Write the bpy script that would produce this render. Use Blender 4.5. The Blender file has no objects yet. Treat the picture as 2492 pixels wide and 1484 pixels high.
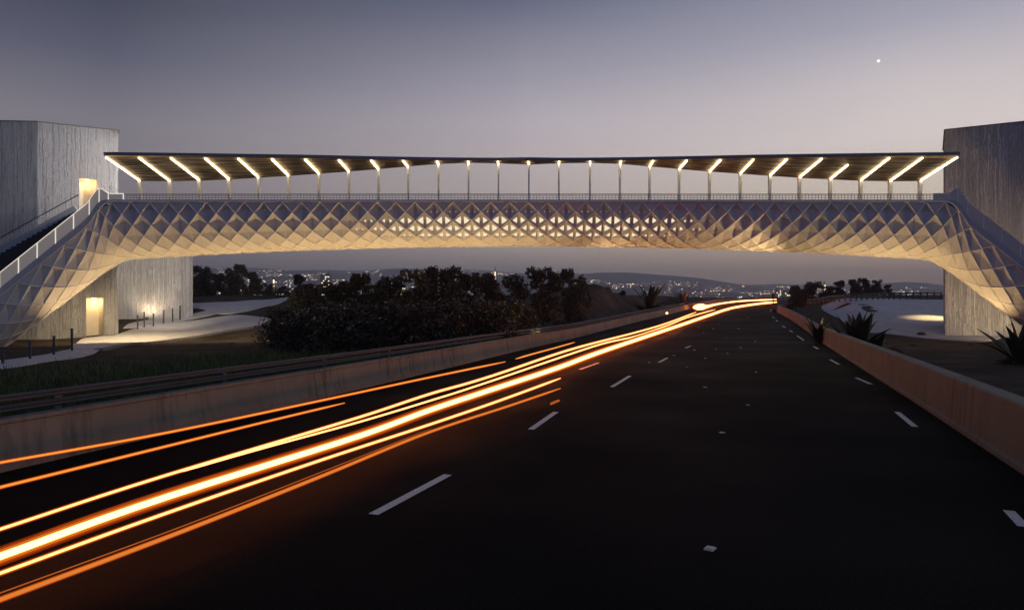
import bpy, bmesh, math, random
import numpy as np
from mathutils import Vector, Matrix, noise
R = math.radians
random.seed(7)
rng = np.random.default_rng(7)
scene = bpy.context.scene
COL = scene.collection
FPX, CX, HZ, CAMH = 1700.0, 1246.0, 745.0, 2.4      # survey constants of the site (focal, axis, horizon, eye height)

# ------------------------------------------------------------------ mesh helpers
class MB:
    def __init__(s): s.v = []; s.f = []; s.smooth = False
    def add(s, verts, faces):
        o = len(s.v); s.v += [tuple(v) for v in verts]; s.f += [tuple(i + o for i in f) for f in faces]; return s
    def box(s, c, size, rot=None):
        hx, hy, hz = size[0] / 2, size[1] / 2, size[2] / 2
        vs = [Vector((x * hx, y * hy, z * hz)) for z in (-1, 1) for y in (-1, 1) for x in (-1, 1)]
        if rot is not None: vs = [rot @ v for v in vs]
        c = Vector(c)
        return s.add([c + v for v in vs], [(0, 2, 3, 1), (4, 5, 7, 6), (0, 1, 5, 4), (2, 6, 7, 3), (0, 4, 6, 2), (1, 3, 7, 5)])
    def bar(s, a, b, w, h=None, up=(0, 0, 1), w2=None, h2=None):
        a, b = Vector(a), Vector(b); h = h or w; w2 = w2 or w; h2 = h2 or h
        d = (b - a).normalized(); up = Vector(up)
        x = d.cross(up)
        if x.length < 1e-4: x = d.cross(Vector((0, 1, 0)))
        x.normalize(); y = x.cross(d).normalized()
        vs = []
        for p, ww, hh in ((a, w, h), (b, w2, h2)):
            for sx, sy in ((-1, -1), (1, -1), (1, 1), (-1, 1)): vs.append(p + x * sx * ww / 2 + y * sy * hh / 2)
        return s.add(vs, [(3, 2, 1, 0), (4, 5, 6, 7), (0, 1, 5, 4), (1, 2, 6, 5), (2, 3, 7, 6), (3, 0, 4, 7)])
    def tube(s, pts, rad, n=6, caps=True):
        pts = [Vector(p) for p in pts]; m = len(pts)
        if not hasattr(rad, '__len__'): rad = [rad] * m
        vs = []
        for i, p in enumerate(pts):
            d = (pts[min(i + 1, m - 1)] - pts[max(i - 1, 0)]).normalized()
            x = d.cross(Vector((0, 0, 1)))
            if x.length < 1e-3: x = Vector((1, 0, 0))
            x.normalize(); y = x.cross(d)
            for k in range(n):
                t = 2 * math.pi * k / n
                vs.append(p + (x * math.cos(t) + y * math.sin(t)) * rad[i])
        fs = [(i * n + k, i * n + (k + 1) % n, (i + 1) * n + (k + 1) % n, (i + 1) * n + k) for i in range(m - 1) for k in range(n)]
        if caps: fs += [tuple(range(n - 1, -1, -1)), tuple((m - 1) * n + k for k in range(n))]
        return s.add(vs, fs)
    def lathe(s, prof, c=(0, 0, 0), n=12):
        c = Vector(c); vs = []
        for r, z in prof:
            for k in range(n):
                t = 2 * math.pi * k / n; vs.append(c + Vector((r * math.cos(t), r * math.sin(t), z)))
        m = len(prof)
        fs = [(i * n + k, i * n + (k + 1) % n, (i + 1) * n + (k + 1) % n, (i + 1) * n + k) for i in range(m - 1) for k in range(n)]
        fs += [tuple(range(n - 1, -1, -1)), tuple((m - 1) * n + k for k in range(n))]
        return s.add(vs, fs)
    def build(s, name, mat, parent=None, smooth=False):
        me = bpy.data.meshes.new(name); me.from_pydata(s.v, [], s.f); me.update()
        if mat: me.materials.append(mat)
        if smooth: me.polygons.foreach_set('use_smooth', [True] * len(me.polygons))
        o = bpy.data.objects.new(name, me); COL.objects.link(o)
        if parent: o.parent = parent
        return o

def np_mesh(name, V, F, mat, parent=None, smooth=False):
    V = np.asarray(V, np.float32); F = np.asarray(F, np.int32)
    me = bpy.data.meshes.new(name)
    me.vertices.add(len(V)); me.vertices.foreach_set('co', V.ravel())
    n, k = F.shape
    me.loops.add(n * k); me.loops.foreach_set('vertex_index', F.ravel())
    me.polygons.add(n); me.polygons.foreach_set('loop_start', np.arange(0, n * k, k, dtype=np.int32))
    me.update(calc_edges=True); me.validate()
    if smooth: me.polygons.foreach_set('use_smooth', np.ones(n, bool))
    if mat: me.materials.append(mat)
    o = bpy.data.objects.new(name, me); COL.objects.link(o)
    if parent: o.parent = parent
    return o

def empty(name, loc=(0, 0, 0), rz=0):
    o = bpy.data.objects.new(name, None); COL.objects.link(o); o.empty_display_size = .3
    o.location = loc; o.rotation_euler = (0, 0, rz); return o
def tag(o, label=None, cat=None, group=None, kind=None):
    if label: o['label'] = label
    if cat: o['category'] = cat
    if group: o['group'] = group
    if kind: o['kind'] = kind
    return o
def copy_tree(o, parent=None):
    c = o.copy(); COL.objects.link(c); c.parent = parent
    for ch in list(o.children): copy_tree(ch, c)
    return c

# ------------------------------------------------------------------ materials
def srgb(r, g, b):
    f = lambda c: (c / 255 / 12.92) if c / 255 <= .04045 else ((c / 255 + .055) / 1.055) ** 2.4
    return (f(r), f(g), f(b), 1)
class NT:
    def __init__(s, nt): s.nt = nt
    def n(s, t, **kw):
        nd = s.nt.nodes.new(t)
        for k, v in kw.items():
            if k.startswith('i_'):
                key = k[2:]; key = int(key) if key.isdigit() else key.replace('_', ' ')
                if hasattr(v, 'is_output') or isinstance(v, bpy.types.NodeSocket): s.nt.links.new(v, nd.inputs[key])
                else: nd.inputs[key].default_value = v
            else: setattr(nd, k, v)
        return nd
    def link(s, a, b): s.nt.links.new(a, b)
    def math(s, op, a, b=None, c=None, clamp=False):
        nd = s.nt.nodes.new('ShaderNodeMath'); nd.operation = op; nd.use_clamp = clamp
        for i, v in enumerate((a, b, c)):
            if v is None: continue
            if isinstance(v, bpy.types.NodeSocket): s.nt.links.new(v, nd.inputs[i])
            else: nd.inputs[i].default_value = v
        return nd.outputs[0]
    def mapr(s, v, a, b, c=0, d=1, smooth=False):
        nd = s.nt.nodes.new('ShaderNodeMapRange'); nd.interpolation_type = 'SMOOTHSTEP' if smooth else 'LINEAR'
        s.nt.links.new(v, nd.inputs[0])
        for i, x in enumerate((a, b, c, d)): nd.inputs[i + 1].default_value = x
        return nd.outputs[0]
    def mix(s, f, a, b, blend='MIX'):
        nd = s.nt.nodes.new('ShaderNodeMix'); nd.data_type = 'RGBA'; nd.blend_type = blend
        for i, v in ((0, f), (6, a), (7, b)):
            if isinstance(v, bpy.types.NodeSocket): s.nt.links.new(v, nd.inputs[i])
            else: nd.inputs[i].default_value = v
        return nd.outputs[2]
    def ramp(s, f, stops, interp='LINEAR'):
        nd = s.nt.nodes.new('ShaderNodeValToRGB'); nd.color_ramp.interpolation = interp
        e = nd.color_ramp.elements
        while len(e) < len(stops): e.new(.5)
        for el, (p, c) in zip(e, stops): el.position = p; el.color = c
        s.nt.links.new(f, nd.inputs[0]); return nd.outputs[0]
def newmat(name):
    m = bpy.data.materials.new(name); m.use_nodes = True
    N = NT(m.node_tree); b = m.node_tree.nodes['Principled BSDF']
    return m, N, b
def g(v): return (v, v, v, 1)
def basic(name, col, rough=.6, metal=0, var=.25, scale=3.0, bump=.0, bscale=20, spec=.5):
    m, N, b = newmat(name)
    tc = N.n('ShaderNodeTexCoord').outputs['Object']
    nz = N.n('ShaderNodeTexNoise', i_Vector=tc, i_Scale=scale, i_Detail=5.0).outputs['Fac']
    lo = tuple(c * (1 - var) for c in col[:3]) + (1,); hi = tuple(min(1, c * (1 + var)) for c in col[:3]) + (1,)
    N.link(N.ramp(nz, [(.3, lo), (.7, hi)]), b.inputs['Base Color'])
    b.inputs['Roughness'].default_value = rough; b.inputs['Metallic'].default_value = metal
    b.inputs['Specular IOR Level'].default_value = spec
    if bump:
        nb = N.n('ShaderNodeTexNoise', i_Vector=tc, i_Scale=bscale, i_Detail=4.0).outputs['Fac']
        bp = N.n('ShaderNodeBump', i_Height=nb, i_Strength=bump, i_Distance=.03)
        N.link(bp.outputs[0], b.inputs['Normal'])
    return m
def emit(name, col, strength, sample=True, back=False):
    m = bpy.data.materials.new(name); m.use_nodes = True; nt = m.node_tree; nt.nodes.clear()
    N = NT(nt); e = N.n('ShaderNodeEmission', i_Color=col, i_Strength=strength)
    N.link(e.outputs[0], N.n('ShaderNodeOutputMaterial').inputs[0])
    if not sample: m.cycles.emission_sampling = 'NONE'
    return m

# bark-like cast concrete of the towers
def tower_mat():
    m, N, b = newmat('ribbed_cast_concrete')
    tc = N.n('ShaderNodeTexCoord').outputs['Object']
    warp = N.n('ShaderNodeTexNoise', i_Vector=tc, i_Scale=1.2, i_Detail=2.0).outputs['Color']
    wv = N.n('ShaderNodeVectorMath', operation='MULTIPLY_ADD', i_0=warp, i_1=(.16, .16, .1)); N.link(tc, wv.inputs[2])
    mp = N.n('ShaderNodeMapping', i_Vector=wv.outputs[0], i_Scale=(12, 12, .13))
    n1 = N.n('ShaderNodeTexNoise', i_Vector=mp.outputs[0], i_Scale=1.0, i_Detail=4.0, i_Roughness=.65).outputs['Fac']
    ridge = N.mapr(N.math('ABSOLUTE', N.math('SUBTRACT', n1, .5)), 0, .07, 1, 0)
    mp2 = N.n('ShaderNodeMapping', i_Vector=wv.outputs[0], i_Scale=(2.6, 2.6, 1.1))
    v = N.n('ShaderNodeTexVoronoi', feature='DISTANCE_TO_EDGE', i_Vector=mp2.outputs[0], i_Scale=1.0).outputs['Distance']
    crack = N.mapr(v, 0, .035)
    h = N.math('ADD', N.math('ADD', N.math('MULTIPLY', n1, .8), N.math('MULTIPLY', ridge, .35)), N.math('MULTIPLY', crack, -.25))
    bp = N.n('ShaderNodeBump', i_Height=h, i_Strength=1.0, i_Distance=.12)
    N.link(bp.outputs[0], b.inputs['Normal'])
    big = N.n('ShaderNodeTexNoise', i_Vector=tc, i_Scale=.35, i_Detail=3.0).outputs['Fac']
    c = N.mix(big, (.57, .565, .56, 1), (.6, .595, .585, 1))
    c = N.mix(N.mapr(n1, .38, .52), (.36, .355, .36, 1), c)  # groove shade put into the colour to strengthen the relief
    c = N.mix(N.math('MULTIPLY', ridge, .55), c, (.76, .75, .74, 1))  # ridges lightened in the colour as if catching light
    N.link(c, b.inputs['Base Color'])
    b.inputs['Roughness'].default_value = .8
    return m
def barrier_mat(name, c0, c1, dark):
    m, N, b = newmat(name)
    tc = N.n('ShaderNodeTexCoord').outputs['Object']
    n0 = N.n('ShaderNodeTexNoise', i_Vector=tc, i_Scale=.6, i_Detail=6.0, i_Roughness=.65).outputs['Fac']
    base = N.ramp(n0, [(.3, c0), (.7, c1)])
    mp = N.n('ShaderNodeMapping', i_Vector=tc, i_Scale=(4.5, 4.5, .35))
    st = N.n('ShaderNodeTexNoise', i_Vector=mp.outputs[0], i_Scale=1.3, i_Detail=4.0, i_Roughness=.7).outputs['Fac']
    mp3 = N.n('ShaderNodeMapping', i_Vector=tc, i_Scale=(.35, .35, .01))
    pat = N.n('ShaderNodeTexNoise', i_Vector=mp3.outputs[0], i_Scale=1.0, i_Detail=1.0).outputs['Fac']
    f = N.math('MULTIPLY', N.mapr(st, .47, .6), N.mapr(pat, .4, .56), clamp=True)
    N.link(N.mix(f, base, dark), b.inputs['Base Color'])
    fine = N.n('ShaderNodeTexNoise', i_Vector=tc, i_Scale=30.0, i_Detail=3.0).outputs['Fac']
    bp = N.n('ShaderNodeBump', i_Height=fine, i_Strength=.35, i_Distance=.01); N.link(bp.outputs[0], b.inputs['Normal'])
    b.inputs['Roughness'].default_value = .75
    return m
def asphalt_mat():
    m, N, b = newmat('asphalt')
    tc = N.n('ShaderNodeTexCoord').outputs['Object']
    n0 = N.n('ShaderNodeTexNoise', i_Vector=tc, i_Scale=90.0, i_Detail=3.0).outputs['Fac']
    n1 = N.n('ShaderNodeTexNoise', i_Vector=tc, i_Scale=.25, i_Detail=5.0).outputs['Fac']
    n2 = N.n('ShaderNodeTexNoise', i_Vector=tc, i_Scale=28.0, i_Detail=6.0, i_Roughness=.8).outputs['Fac']
    n0 = N.math('MULTIPLY_ADD', n2, .6, N.math('MULTIPLY', n0, .4))
    c = N.ramp(n0, [(.4, (.003, .0029, .0025, 1)), (.62, (.024, .022, .018, 1))])
    N.link(N.mix(N.mapr(n1, .35, .7, 0, .5), c, (.006, .0058, .0055, 1)), b.inputs['Base Color'])
    N.link(N.mapr(n1, .3, .7, .6, .8), b.inputs['Roughness'])
    b.inputs['Specular IOR Level'].default_value = .012
    bp = N.n('ShaderNodeBump', i_Height=n0, i_Strength=.5, i_Distance=.012); N.link(bp.outputs[0], b.inputs['Normal'])
    return m
def ground_mat():
    m, N, b = newmat('dry_soil')
    tc = N.n('ShaderNodeTexCoord').outputs['Object']
    n1 = N.n('ShaderNodeTexNoise', i_Vector=tc, i_Scale=.4, i_Detail=8.0, i_Roughness=.65).outputs['Fac']
    c = N.ramp(n1, [(.3, (.03, .024, .017, 1)), (.5, (.06, .047, .033, 1)), (.75, (.12, .095, .068, 1))])
    N.link(c, b.inputs['Base Color']); b.inputs['Roughness'].default_value = .95
    b.inputs['Specular IOR Level'].default_value = .1
    mp = N.n('ShaderNodeMapping', i_Vector=tc, i_Scale=(1.2, 5.0, 1))
    w = N.n('ShaderNodeTexNoise', i_Vector=mp.outputs[0], i_Scale=2.2, i_Detail=6.0, i_Roughness=.7, i_Distortion=.6).outputs['Fac']
    bp = N.n('ShaderNodeBump', i_Height=w, i_Strength=1.0, i_Distance=.12); N.link(bp.outputs[0], b.inputs['Normal'])
    return m
def wood_mat():
    m, N, b = newmat('timber_slats')
    tc = N.n('ShaderNodeTexCoord').outputs['Object']
    mp = N.n('ShaderNodeMapping', i_Vector=tc, i_Scale=(.35, 9.0, 9.0))
    n1 = N.n('ShaderNodeTexNoise', i_Vector=mp.outputs[0], i_Scale=1.0, i_Detail=5.0, i_Roughness=.6, i_Distortion=.4).outputs['Fac']
    N.link(N.ramp(n1, [(.38, (.05, .035, .02, 1)), (.5, (.34, .25, .155, 1)), (.62, (.72, .57, .38, 1))]), b.inputs['Base Color'])
    bp = N.n('ShaderNodeBump', i_Height=n1, i_Strength=1.0, i_Distance=.08); N.link(bp.outputs[0], b.inputs['Normal'])
    b.inputs['Roughness'].default_value = .6
    return m
def leaf_mat(name, c0, c1, trans=.2, rough=.45):
    m, N, b = newmat(name)
    oi = N.n('ShaderNodeObjectInfo').outputs['Random']
    tc = N.n('ShaderNodeTexCoord').outputs['Object']
    nz = N.n('ShaderNodeTexNoise', i_Vector=tc, i_Scale=1.6, i_Detail=4.0).outputs['Fac']
    c = N.ramp(nz, [(.3, c0), (.7, c1)])
    hs = N.n('ShaderNodeHueSaturation', i_Color=c); N.link(N.mapr(oi, 0, 1, .7, 1.3), hs.inputs['Value'])
    N.link(hs.outputs[0], b.inputs['Base Color'])
    b.inputs['Roughness'].default_value = rough; b.inputs['Specular IOR Level'].default_value = .35
    return m

M = dict(
    tower=tower_mat(), asphalt=asphalt_mat(), soil=ground_mat(), wood=wood_mat(),
    barrier_l=barrier_mat('stained_concrete', (.11, .116, .096, 1), (.15, .158, .132, 1), (.05, .05, .048, 1)),
    barrier_r=barrier_mat('weathered_concrete', (.155, .14, .088, 1), (.205, .184, .12, 1), (.12, .092, .058, 1)),
    hull=basic('pale_composite_panel', (.52, .515, .51, 1), .55, 0, .06, 2.0, .15, 12),
    rib=basic('pale_seam', (.78, .77, .75, 1), .5, 0, .05),
    beam=basic('edge_beam_paint', (.42, .43, .45, 1), .5, 0, .08),
    steel=basic('painted_steel', (.8, .79, .77, 1), .45, 0, .05),
    dsteel=basic('dark_steel', (.06, .06, .062, 1), .45, .6, .1),
    galv=basic('galvanised_steel', (.075, .078, .082, 1), .6, .3, .15, 4, .2),
    rail=basic('railing_steel', (.2, .21, .24, 1), .5, 0, .05),
    step=basic('dark_tread', (.012, .012, .013, 1), .8, 0, .1),
    roof=basic('grey_roofing', (.16, .165, .18, 1), .6, 0, .1),
    path=basic('pale_concrete_paving', (.5, .478, .445, 1), .8, 0, .14, 1.5, .25, 25),
    kerb=basic('kerb_stone', (.2, .195, .19, 1), .85, 0, .3, 8, .5, 40),
    plaster=basic('smooth_plaster', (.62, .58, .5, 1), .7, 0, .05),
    paint=basic('road_paint', (.82, .74, .6, 1), .7, 0, .2, 30),
    leaf=leaf_mat('bush_leaf', (.012, .011, .006, 1), (.05, .043, .025, 1), rough=.33),
    agave=leaf_mat('agave_leaf', (.014, .022, .01, 1), (.035, .05, .022, 1), rough=.4),
    grass=leaf_mat('verge_grass', (.025, .05, .006, 1), (.055, .085, .014, 1), rough=.6),
    bark=basic('bark', (.05, .04, .03, 1), .9, 0, .3),
    bldg=basic('city_facade', (.16, .16, .17, 1), .7, 0, .2, .1),
    carpaint=basic('car_paint', (.03, .03, .035, 1), .3, .3, .05),
    tyre=basic('rubber', (.012, .012, .012, 1), .8, 0, .1),
    rock=basic('stone', (.07, .065, .06, 1), .9, 0, .3, 6, .6),
)
STRIP_L = 11.0
M['strip'] = emit('linear_lamp', (1, .78, .45, 1), STRIP_L)
M['core'] = emit('interior_lamp', (1, .84, .56, 1), .95)
M['lamp'] = emit('downlight', (1, .8, .5, 1), 6)
M['head'] = emit('headlamp', (1, .5, .16, 1), 9)
M['glowrail'] = emit('glowing_rail', (1, .9, .75, 1), .85)  # emission added to brighten the left posts and handrail
M['window'] = emit('lit_window', (1, .8, .5, 1), 2.6, False)
m, N, b = newmat('frosted_glass')
b.inputs['Base Color'].default_value = (.6, .58, .56, 1); b.inputs['Roughness'].default_value = .35
b.inputs['Transmission Weight'].default_value = .12; b.inputs['IOR'].default_value = 1.3
M['glass'] = m
m, N, b = newmat('glowing_glass')
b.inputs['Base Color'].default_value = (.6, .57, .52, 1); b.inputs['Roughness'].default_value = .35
b.inputs['Emission Color'].default_value = (1, .86, .68, 1); b.inputs['Emission Strength'].default_value = .085  # faint glow added to brighten the left glass panels
M['glowglass'] = m
m, N, b = newmat('car_glass'); b.inputs['Base Color'].default_value = (.01, .01, .012, 1); b.inputs['Roughness'].default_value = .1; M['carglass'] = m

# ------------------------------------------------------------------ site survey: road edges, profile, ground
_y = np.arange(-60, 400, .5)
def smooth_tab(xs, ys, k=15):
    t = np.interp(_y, xs, ys); p = np.pad(t, k, mode='reflect', reflect_type='odd')
    ker = np.hanning(2 * k + 1); ker /= ker.sum()
    return np.convolve(p, ker, 'valid')
_zr = smooth_tab([-60, 52, 60, 90, 115, 135, 160, 200, 260, 400], [0, 0, .12, 1.25, 2.1, 2.95, 3.8, 4.5, 4.6, 4.6])
_XL = smooth_tab([-60, -20, 10, 22.4, 37, 48, 60, 80, 90, 100, 116, 135, 150, 160, 172, 200, 400], [-28, -16.2, -7.4, -3.75, .2, 3.4, 7.2, 15.4, 19.9, 23.9, 30.2, 39.5, 49, 60, 85, 150, 600], 8)
_XR = smooth_tab([-60, -20, 10, 18, 28.7, 60, 80, 100, 108, 116, 125, 140, 400], [-18.5, -3.7, 7.3, 10.26, 14.1, 25.5, 31.9, 37.7, 44, 55, 75, 120, 900], 6)
_sd = smooth_tab([-60, 47, 60, 80, 95, 120, 200, 240, 300, 400], [0, 0, 1.2, 3.1, 3.9, 4.2, 4.4, 3.2, -6, -14], 10)
zr = lambda Y: np.interp(Y, _y, _zr)
XL = lambda Y: np.interp(Y, _y, _XL)
XR = lambda Y: np.interp(Y, _y, _XR)
def sstep(x): x = np.clip(x, 0, 1); return x * x * (3 - 2 * x)
_skx = [-2000, 470, 900, 1246, 1340, 1460, 1560, 1650, 1800, 2000, 2110, 2160, 2200, 2250, 2300, 4500]
_skh = [88, 94, 92, 88, 80, 84, 78, 76, 58, 50, 52, 56, 62, 60, 52, 45]
def terrain(X, Y):
    X = np.asarray(X, float); Y = np.asarray(Y, float)
    near = np.interp(Y, _y, _sd)
    far = np.interp(Y, [400, 900, 1500, 2500, 4000, 5200, 6500], [-14, -3, 9, 62, 170, 285, 290])
    az = CX + FPX * X / np.maximum(Y, 1)
    sc = np.interp(az, _skx, _skh) / 95.0
    far = np.where(far > 9, 9 + (far - 9) * sc, far)
    far = far + np.where(Y > 1500, (np.sin(X * .0041 + Y * .002) * 9 + np.sin(X * .011 - Y * .004) * 4) * np.clip((Y - 1500) / 2500, 0, 1), 0)
    z = np.where(Y < 400, near, far)
    z = z + 1.7 * np.exp(-(((X - 9.5) / 6.5) ** 2 + ((Y - 84) / 9) ** 2))                  # mound beside the barrier
    z = z + (.05 * np.sin(X * .7 + Y * .3) + .04 * np.sin(X * .31 - Y * .83)) * np.where(Y < 300, 1, 0)
    dist = np.maximum(np.maximum(XL(Y) - X, X - XR(Y)), 0)
    w = sstep((dist - 1.6) / 6.0)
    w = np.where(Y > 230, 1, w)
    r = zr(Y) - .06
    return r + (z - r) * w
def tz(X, Y): return float(terrain(X, Y))
def ray(x, y, d): return Vector(((x - CX) / FPX * d, d, CAMH + (HZ - y) / FPX * d))
def on_ground(x, y, zf=None, dmin=3, dmax=240):
    ds = np.arange(dmin, dmax, .05); X = (x - CX) / FPX * ds; Z = CAMH + (HZ - y) / FPX * ds
    G = terrain(X, ds) if zf is None else zf(ds)
    k = np.nonzero(G >= Z)[0]
    d = ds[k[0]] if len(k) else dmax
    return (x - CX) / FPX * d, d
def catmull(P, n=8):
    P = [np.array(p, float) for p in P]; P = [2 * P[0] - P[1]] + P + [2 * P[-1] - P[-2]]; out = []
    for i in range(1, len(P) - 2):
        for t in np.linspace(0, 1, n, endpoint=False):
            a, b, c, d = P[i - 1:i + 3]
            out.append(.5 * (2 * b + (c - a) * t + (2 * a - 5 * b + 4 * c - d) * t * t + (3 * b - a - 3 * c + d) * t ** 3))
    out.append(P[-2]); return out

# ------------------------------------------------------------------ ground, road
ys = np.concatenate([np.arange(-30, 135, 1.25), np.arange(136, 270, 4), np.geomspace(275, 6500, 70)])
us = np.linspace(-1, 1, 190)
V = []; 
for Y in ys:
    c, W = (20, 125) if Y < 100 else (20 * max(0, 1 - (Y - 100) / 300), max(125, 1.25 * Y))
    X = c + us * W; Z = terrain(X, np.full_like(X, Y)); V.append(np.stack([X, np.full_like(X, Y), Z], 1))
V = np.concatenate(V); nu = len(us); ii, jj = np.meshgrid(np.arange(len(ys) - 1), np.arange(nu - 1), indexing='ij')
a = (ii * nu + jj).ravel(); F = np.stack([a, a + 1, a + nu + 1, a + nu], 1)
tag(np_mesh('ground', V, F, M['soil'], smooth=True), 'dark dry soil verges rolling out to far hills', kind='structure')

road = MB()
rl = [(float(XL(Y)), float(Y)) for Y in np.arange(-30, 176, 2)]
rr_y = np.interp(np.arange(-30, 176, 2), [-30, 90, 110, 135, 150, 160, 176], [-30, 90, 103, 112, 117, 121, 127])
nr = 9
for (xl, yl), yr in zip(rl, rr_y):
    xr = float(XR(yr))
    for k in range(nr):
        t = k / (nr - 1); X = xl + (xr - xl) * t; Y = yl + (yr - yl) * t
        road.v.append((X, Y, float(zr(Y)) + .0))
for i in range(len(rl) - 1):
    for k in range(nr - 1):
        o = i * nr + k; road.f.append((o, o + 1, o + nr + 1, o + nr))
road_o = tag(road.build('road', M['asphalt'], smooth=True), 'wide dark asphalt highway running away under the bridge', kind='structure')
def road_pt(x, y, lift=.006):
    X, Y = on_ground(x, y, zf=lambda d: zr(d)); return Vector((X, Y, float(zr(Y)) + lift))
def dash(x0, y0, x1, y1, w):
    a, b_ = road_pt(x0, y0), road_pt(x1, y1); d = (b_ - a).normalized(); n = Vector((d.y, -d.x, 0)).normalized() * w / 2
    mb = MB(); mb.add([a - n, a + n, b_ + n, b_ - n], [(0, 1, 2, 3)])
    return mb.build('lane_marking', M['paint'], road_o)
for x0, y0, x1, y1 in [(908, 1253, 1090, 1156), (1292, 1046, 1353, 1003), (1489, 942, 1533, 915), (1603, 882, 1624, 871), (1668, 847, 1680, 842), (1411, 899, 1457, 883)]:
    dash(x0, y0, x1, y1, .13)
for x0, y0, x1, y1 in [(2492, 1282, 2455, 1243), (2227, 1039, 2183, 1003), (2120, 935, 2083, 919), (2042, 887, 2020, 875), (1991, 849, 1980, 843), (1956, 828, 1940, 817), (1929, 808, 1921, 804), (1911, 797, 1904, 793), (1893, 782, 1888, 779), (1884, 774, 1880, 771)]:
    dash(x0, y0, x1, y1, .12)
stud = MB().box((0, 0, .008), (.13, .11, .016)).box((0, 0, .02), (.09, .07, .01)).build('road_stud', M['paint'], road_o)
studs = [(1728, 1337), (1820, 986), (1840, 906), (1757, 1054), (1716, 943), (1838, 830), (1768, 823), (1797, 800), (1750, 790), (1735, 800), (1712, 810), (1795, 775), (1700, 797), (1765, 780), (1820, 772), (1640, 865), (1580, 882), (1672, 893), (1716, 872), (1770, 860), (1802, 846), (1742, 850), (1690, 852)]
for i, (x, y) in enumerate(studs):
    o = stud if i == 0 else stud.copy()
    if i: COL.objects.link(o)
    p = road_pt(x, y, .002); o.location = p; s = .85 if i == 0 else random.uniform(.5, 1.0); o.scale = (s, s, s); o.rotation_euler.z = random.uniform(0, 3)

# ------------------------------------------------------------------ barriers, guardrail
def sweep_profile(name, mat, line, prof):
    """line: [(X,Y)], prof: [(offset to the line's left side, z)] closed section"""
    mb = MB(); m = len(line); n = len(prof)
    for i, (x, y) in enumerate(line):
        a = np.array(line[max(i - 1, 0)]); b_ = np.array(line[min(i + 1, m - 1)]); d = (b_ - a) / np.linalg.norm(b_ - a)
        nx, ny = -d[1], d[0]; z0 = float(zr(y))
        for o, z in prof: mb.v.append((x + nx * o, y + ny * o, z0 + z))
    for i in range(m - 1):
        for k in range(n): mb.f.append((i * n + k, i * n + (k + 1) % n, (i + 1) * n + (k + 1) % n, (i + 1) * n + k))
    mb.f += [tuple(range(n)), tuple((m - 1) * n + k for k in range(n - 1, -1, -1))]
    return mb.build(name, mat)
linL = [(float(XL(Y)), float(Y)) for Y in np.concatenate([np.arange(-25, 140, 2.5), np.arange(140, 176, 1.5)])]
bl = sweep_profile('concrete_barrier', M['barrier_l'], linL, [(0, -.3), (0, .06), (.05, .1), (.13, .665), (.09, .685), (.09, .745), (.34, .745), (.34, .685), (.30, .665), (.38, -.3)])
tag(bl, 'long stained grey concrete barrier topped by a thin lip beside the light streaks', 'barrier')
linR = [(float(XR(Y)), float(Y)) for Y in np.concatenate([np.arange(-25, 100, 2.5), np.arange(100, 102, .5)])]
br = sweep_profile('concrete_barrier', M['barrier_r'], linR, [(0, -.3), (0, .08), (-.05, .12), (-.1, .92), (-.13, .95), (-.42, .95), (-.45, .92), (-.45, -.3)][::-1])
tag(br, 'brown-tinted concrete barrier with wide pale top beside the agave plants', 'barrier')

gr = empty('guardrail', (float(XL(20)), 20, 0)); tag(gr, 'two-rail grey metal guardrail running behind the stained barrier', 'guardrail')
def gpt(Y, off, z):
    d = np.array([XL(Y + .5) - XL(Y - .5), 1.0]); d /= np.linalg.norm(d)
    return Vector((float(XL(Y)) - d[1] * off, Y + d[0] * off, float(zr(Y)) + z)) - gr.location
GY = list(np.arange(-14, 118, 2.0))
for z0 in (.965, .80):
    mb = MB(); prof = [(-.05, -.09), (-.09, -.05), (-.06, 0), (-.09, .05), (-.05, .09), (0, .09), (0, -.09)]
    n = len(prof)
    for Y in GY:
        for o, z in prof: mb.v.append(gpt(Y, .75 + o, z0 + z * .62))
    for i in range(len(GY) - 1):
        for k in range(n): mb.f.append((i * n + k, (i + 1) * n + k, (i + 1) * n + (k + 1) % n, i * n + (k + 1) % n))
    mb.f += [tuple(range(n)), tuple((len(GY) - 1) * n + k for k in range(n - 1, -1, -1))]
    mb.build('rail', M['galv'], gr)
gp = None
for Y in np.arange(-12.4, 118, 4.0):
    if gp is None: gp = MB().box((0, 0, .45), (.1, .13, 1.05)).box((0, .0, .93), (.12, .14, .12)).build('post', M['galv'], gr); o = gp
    else: o = gp.copy(); COL.objects.link(o); o.parent = gr
    o.location = gpt(float(Y), .83, 0); o.rotation_euler.z = -.29

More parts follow.
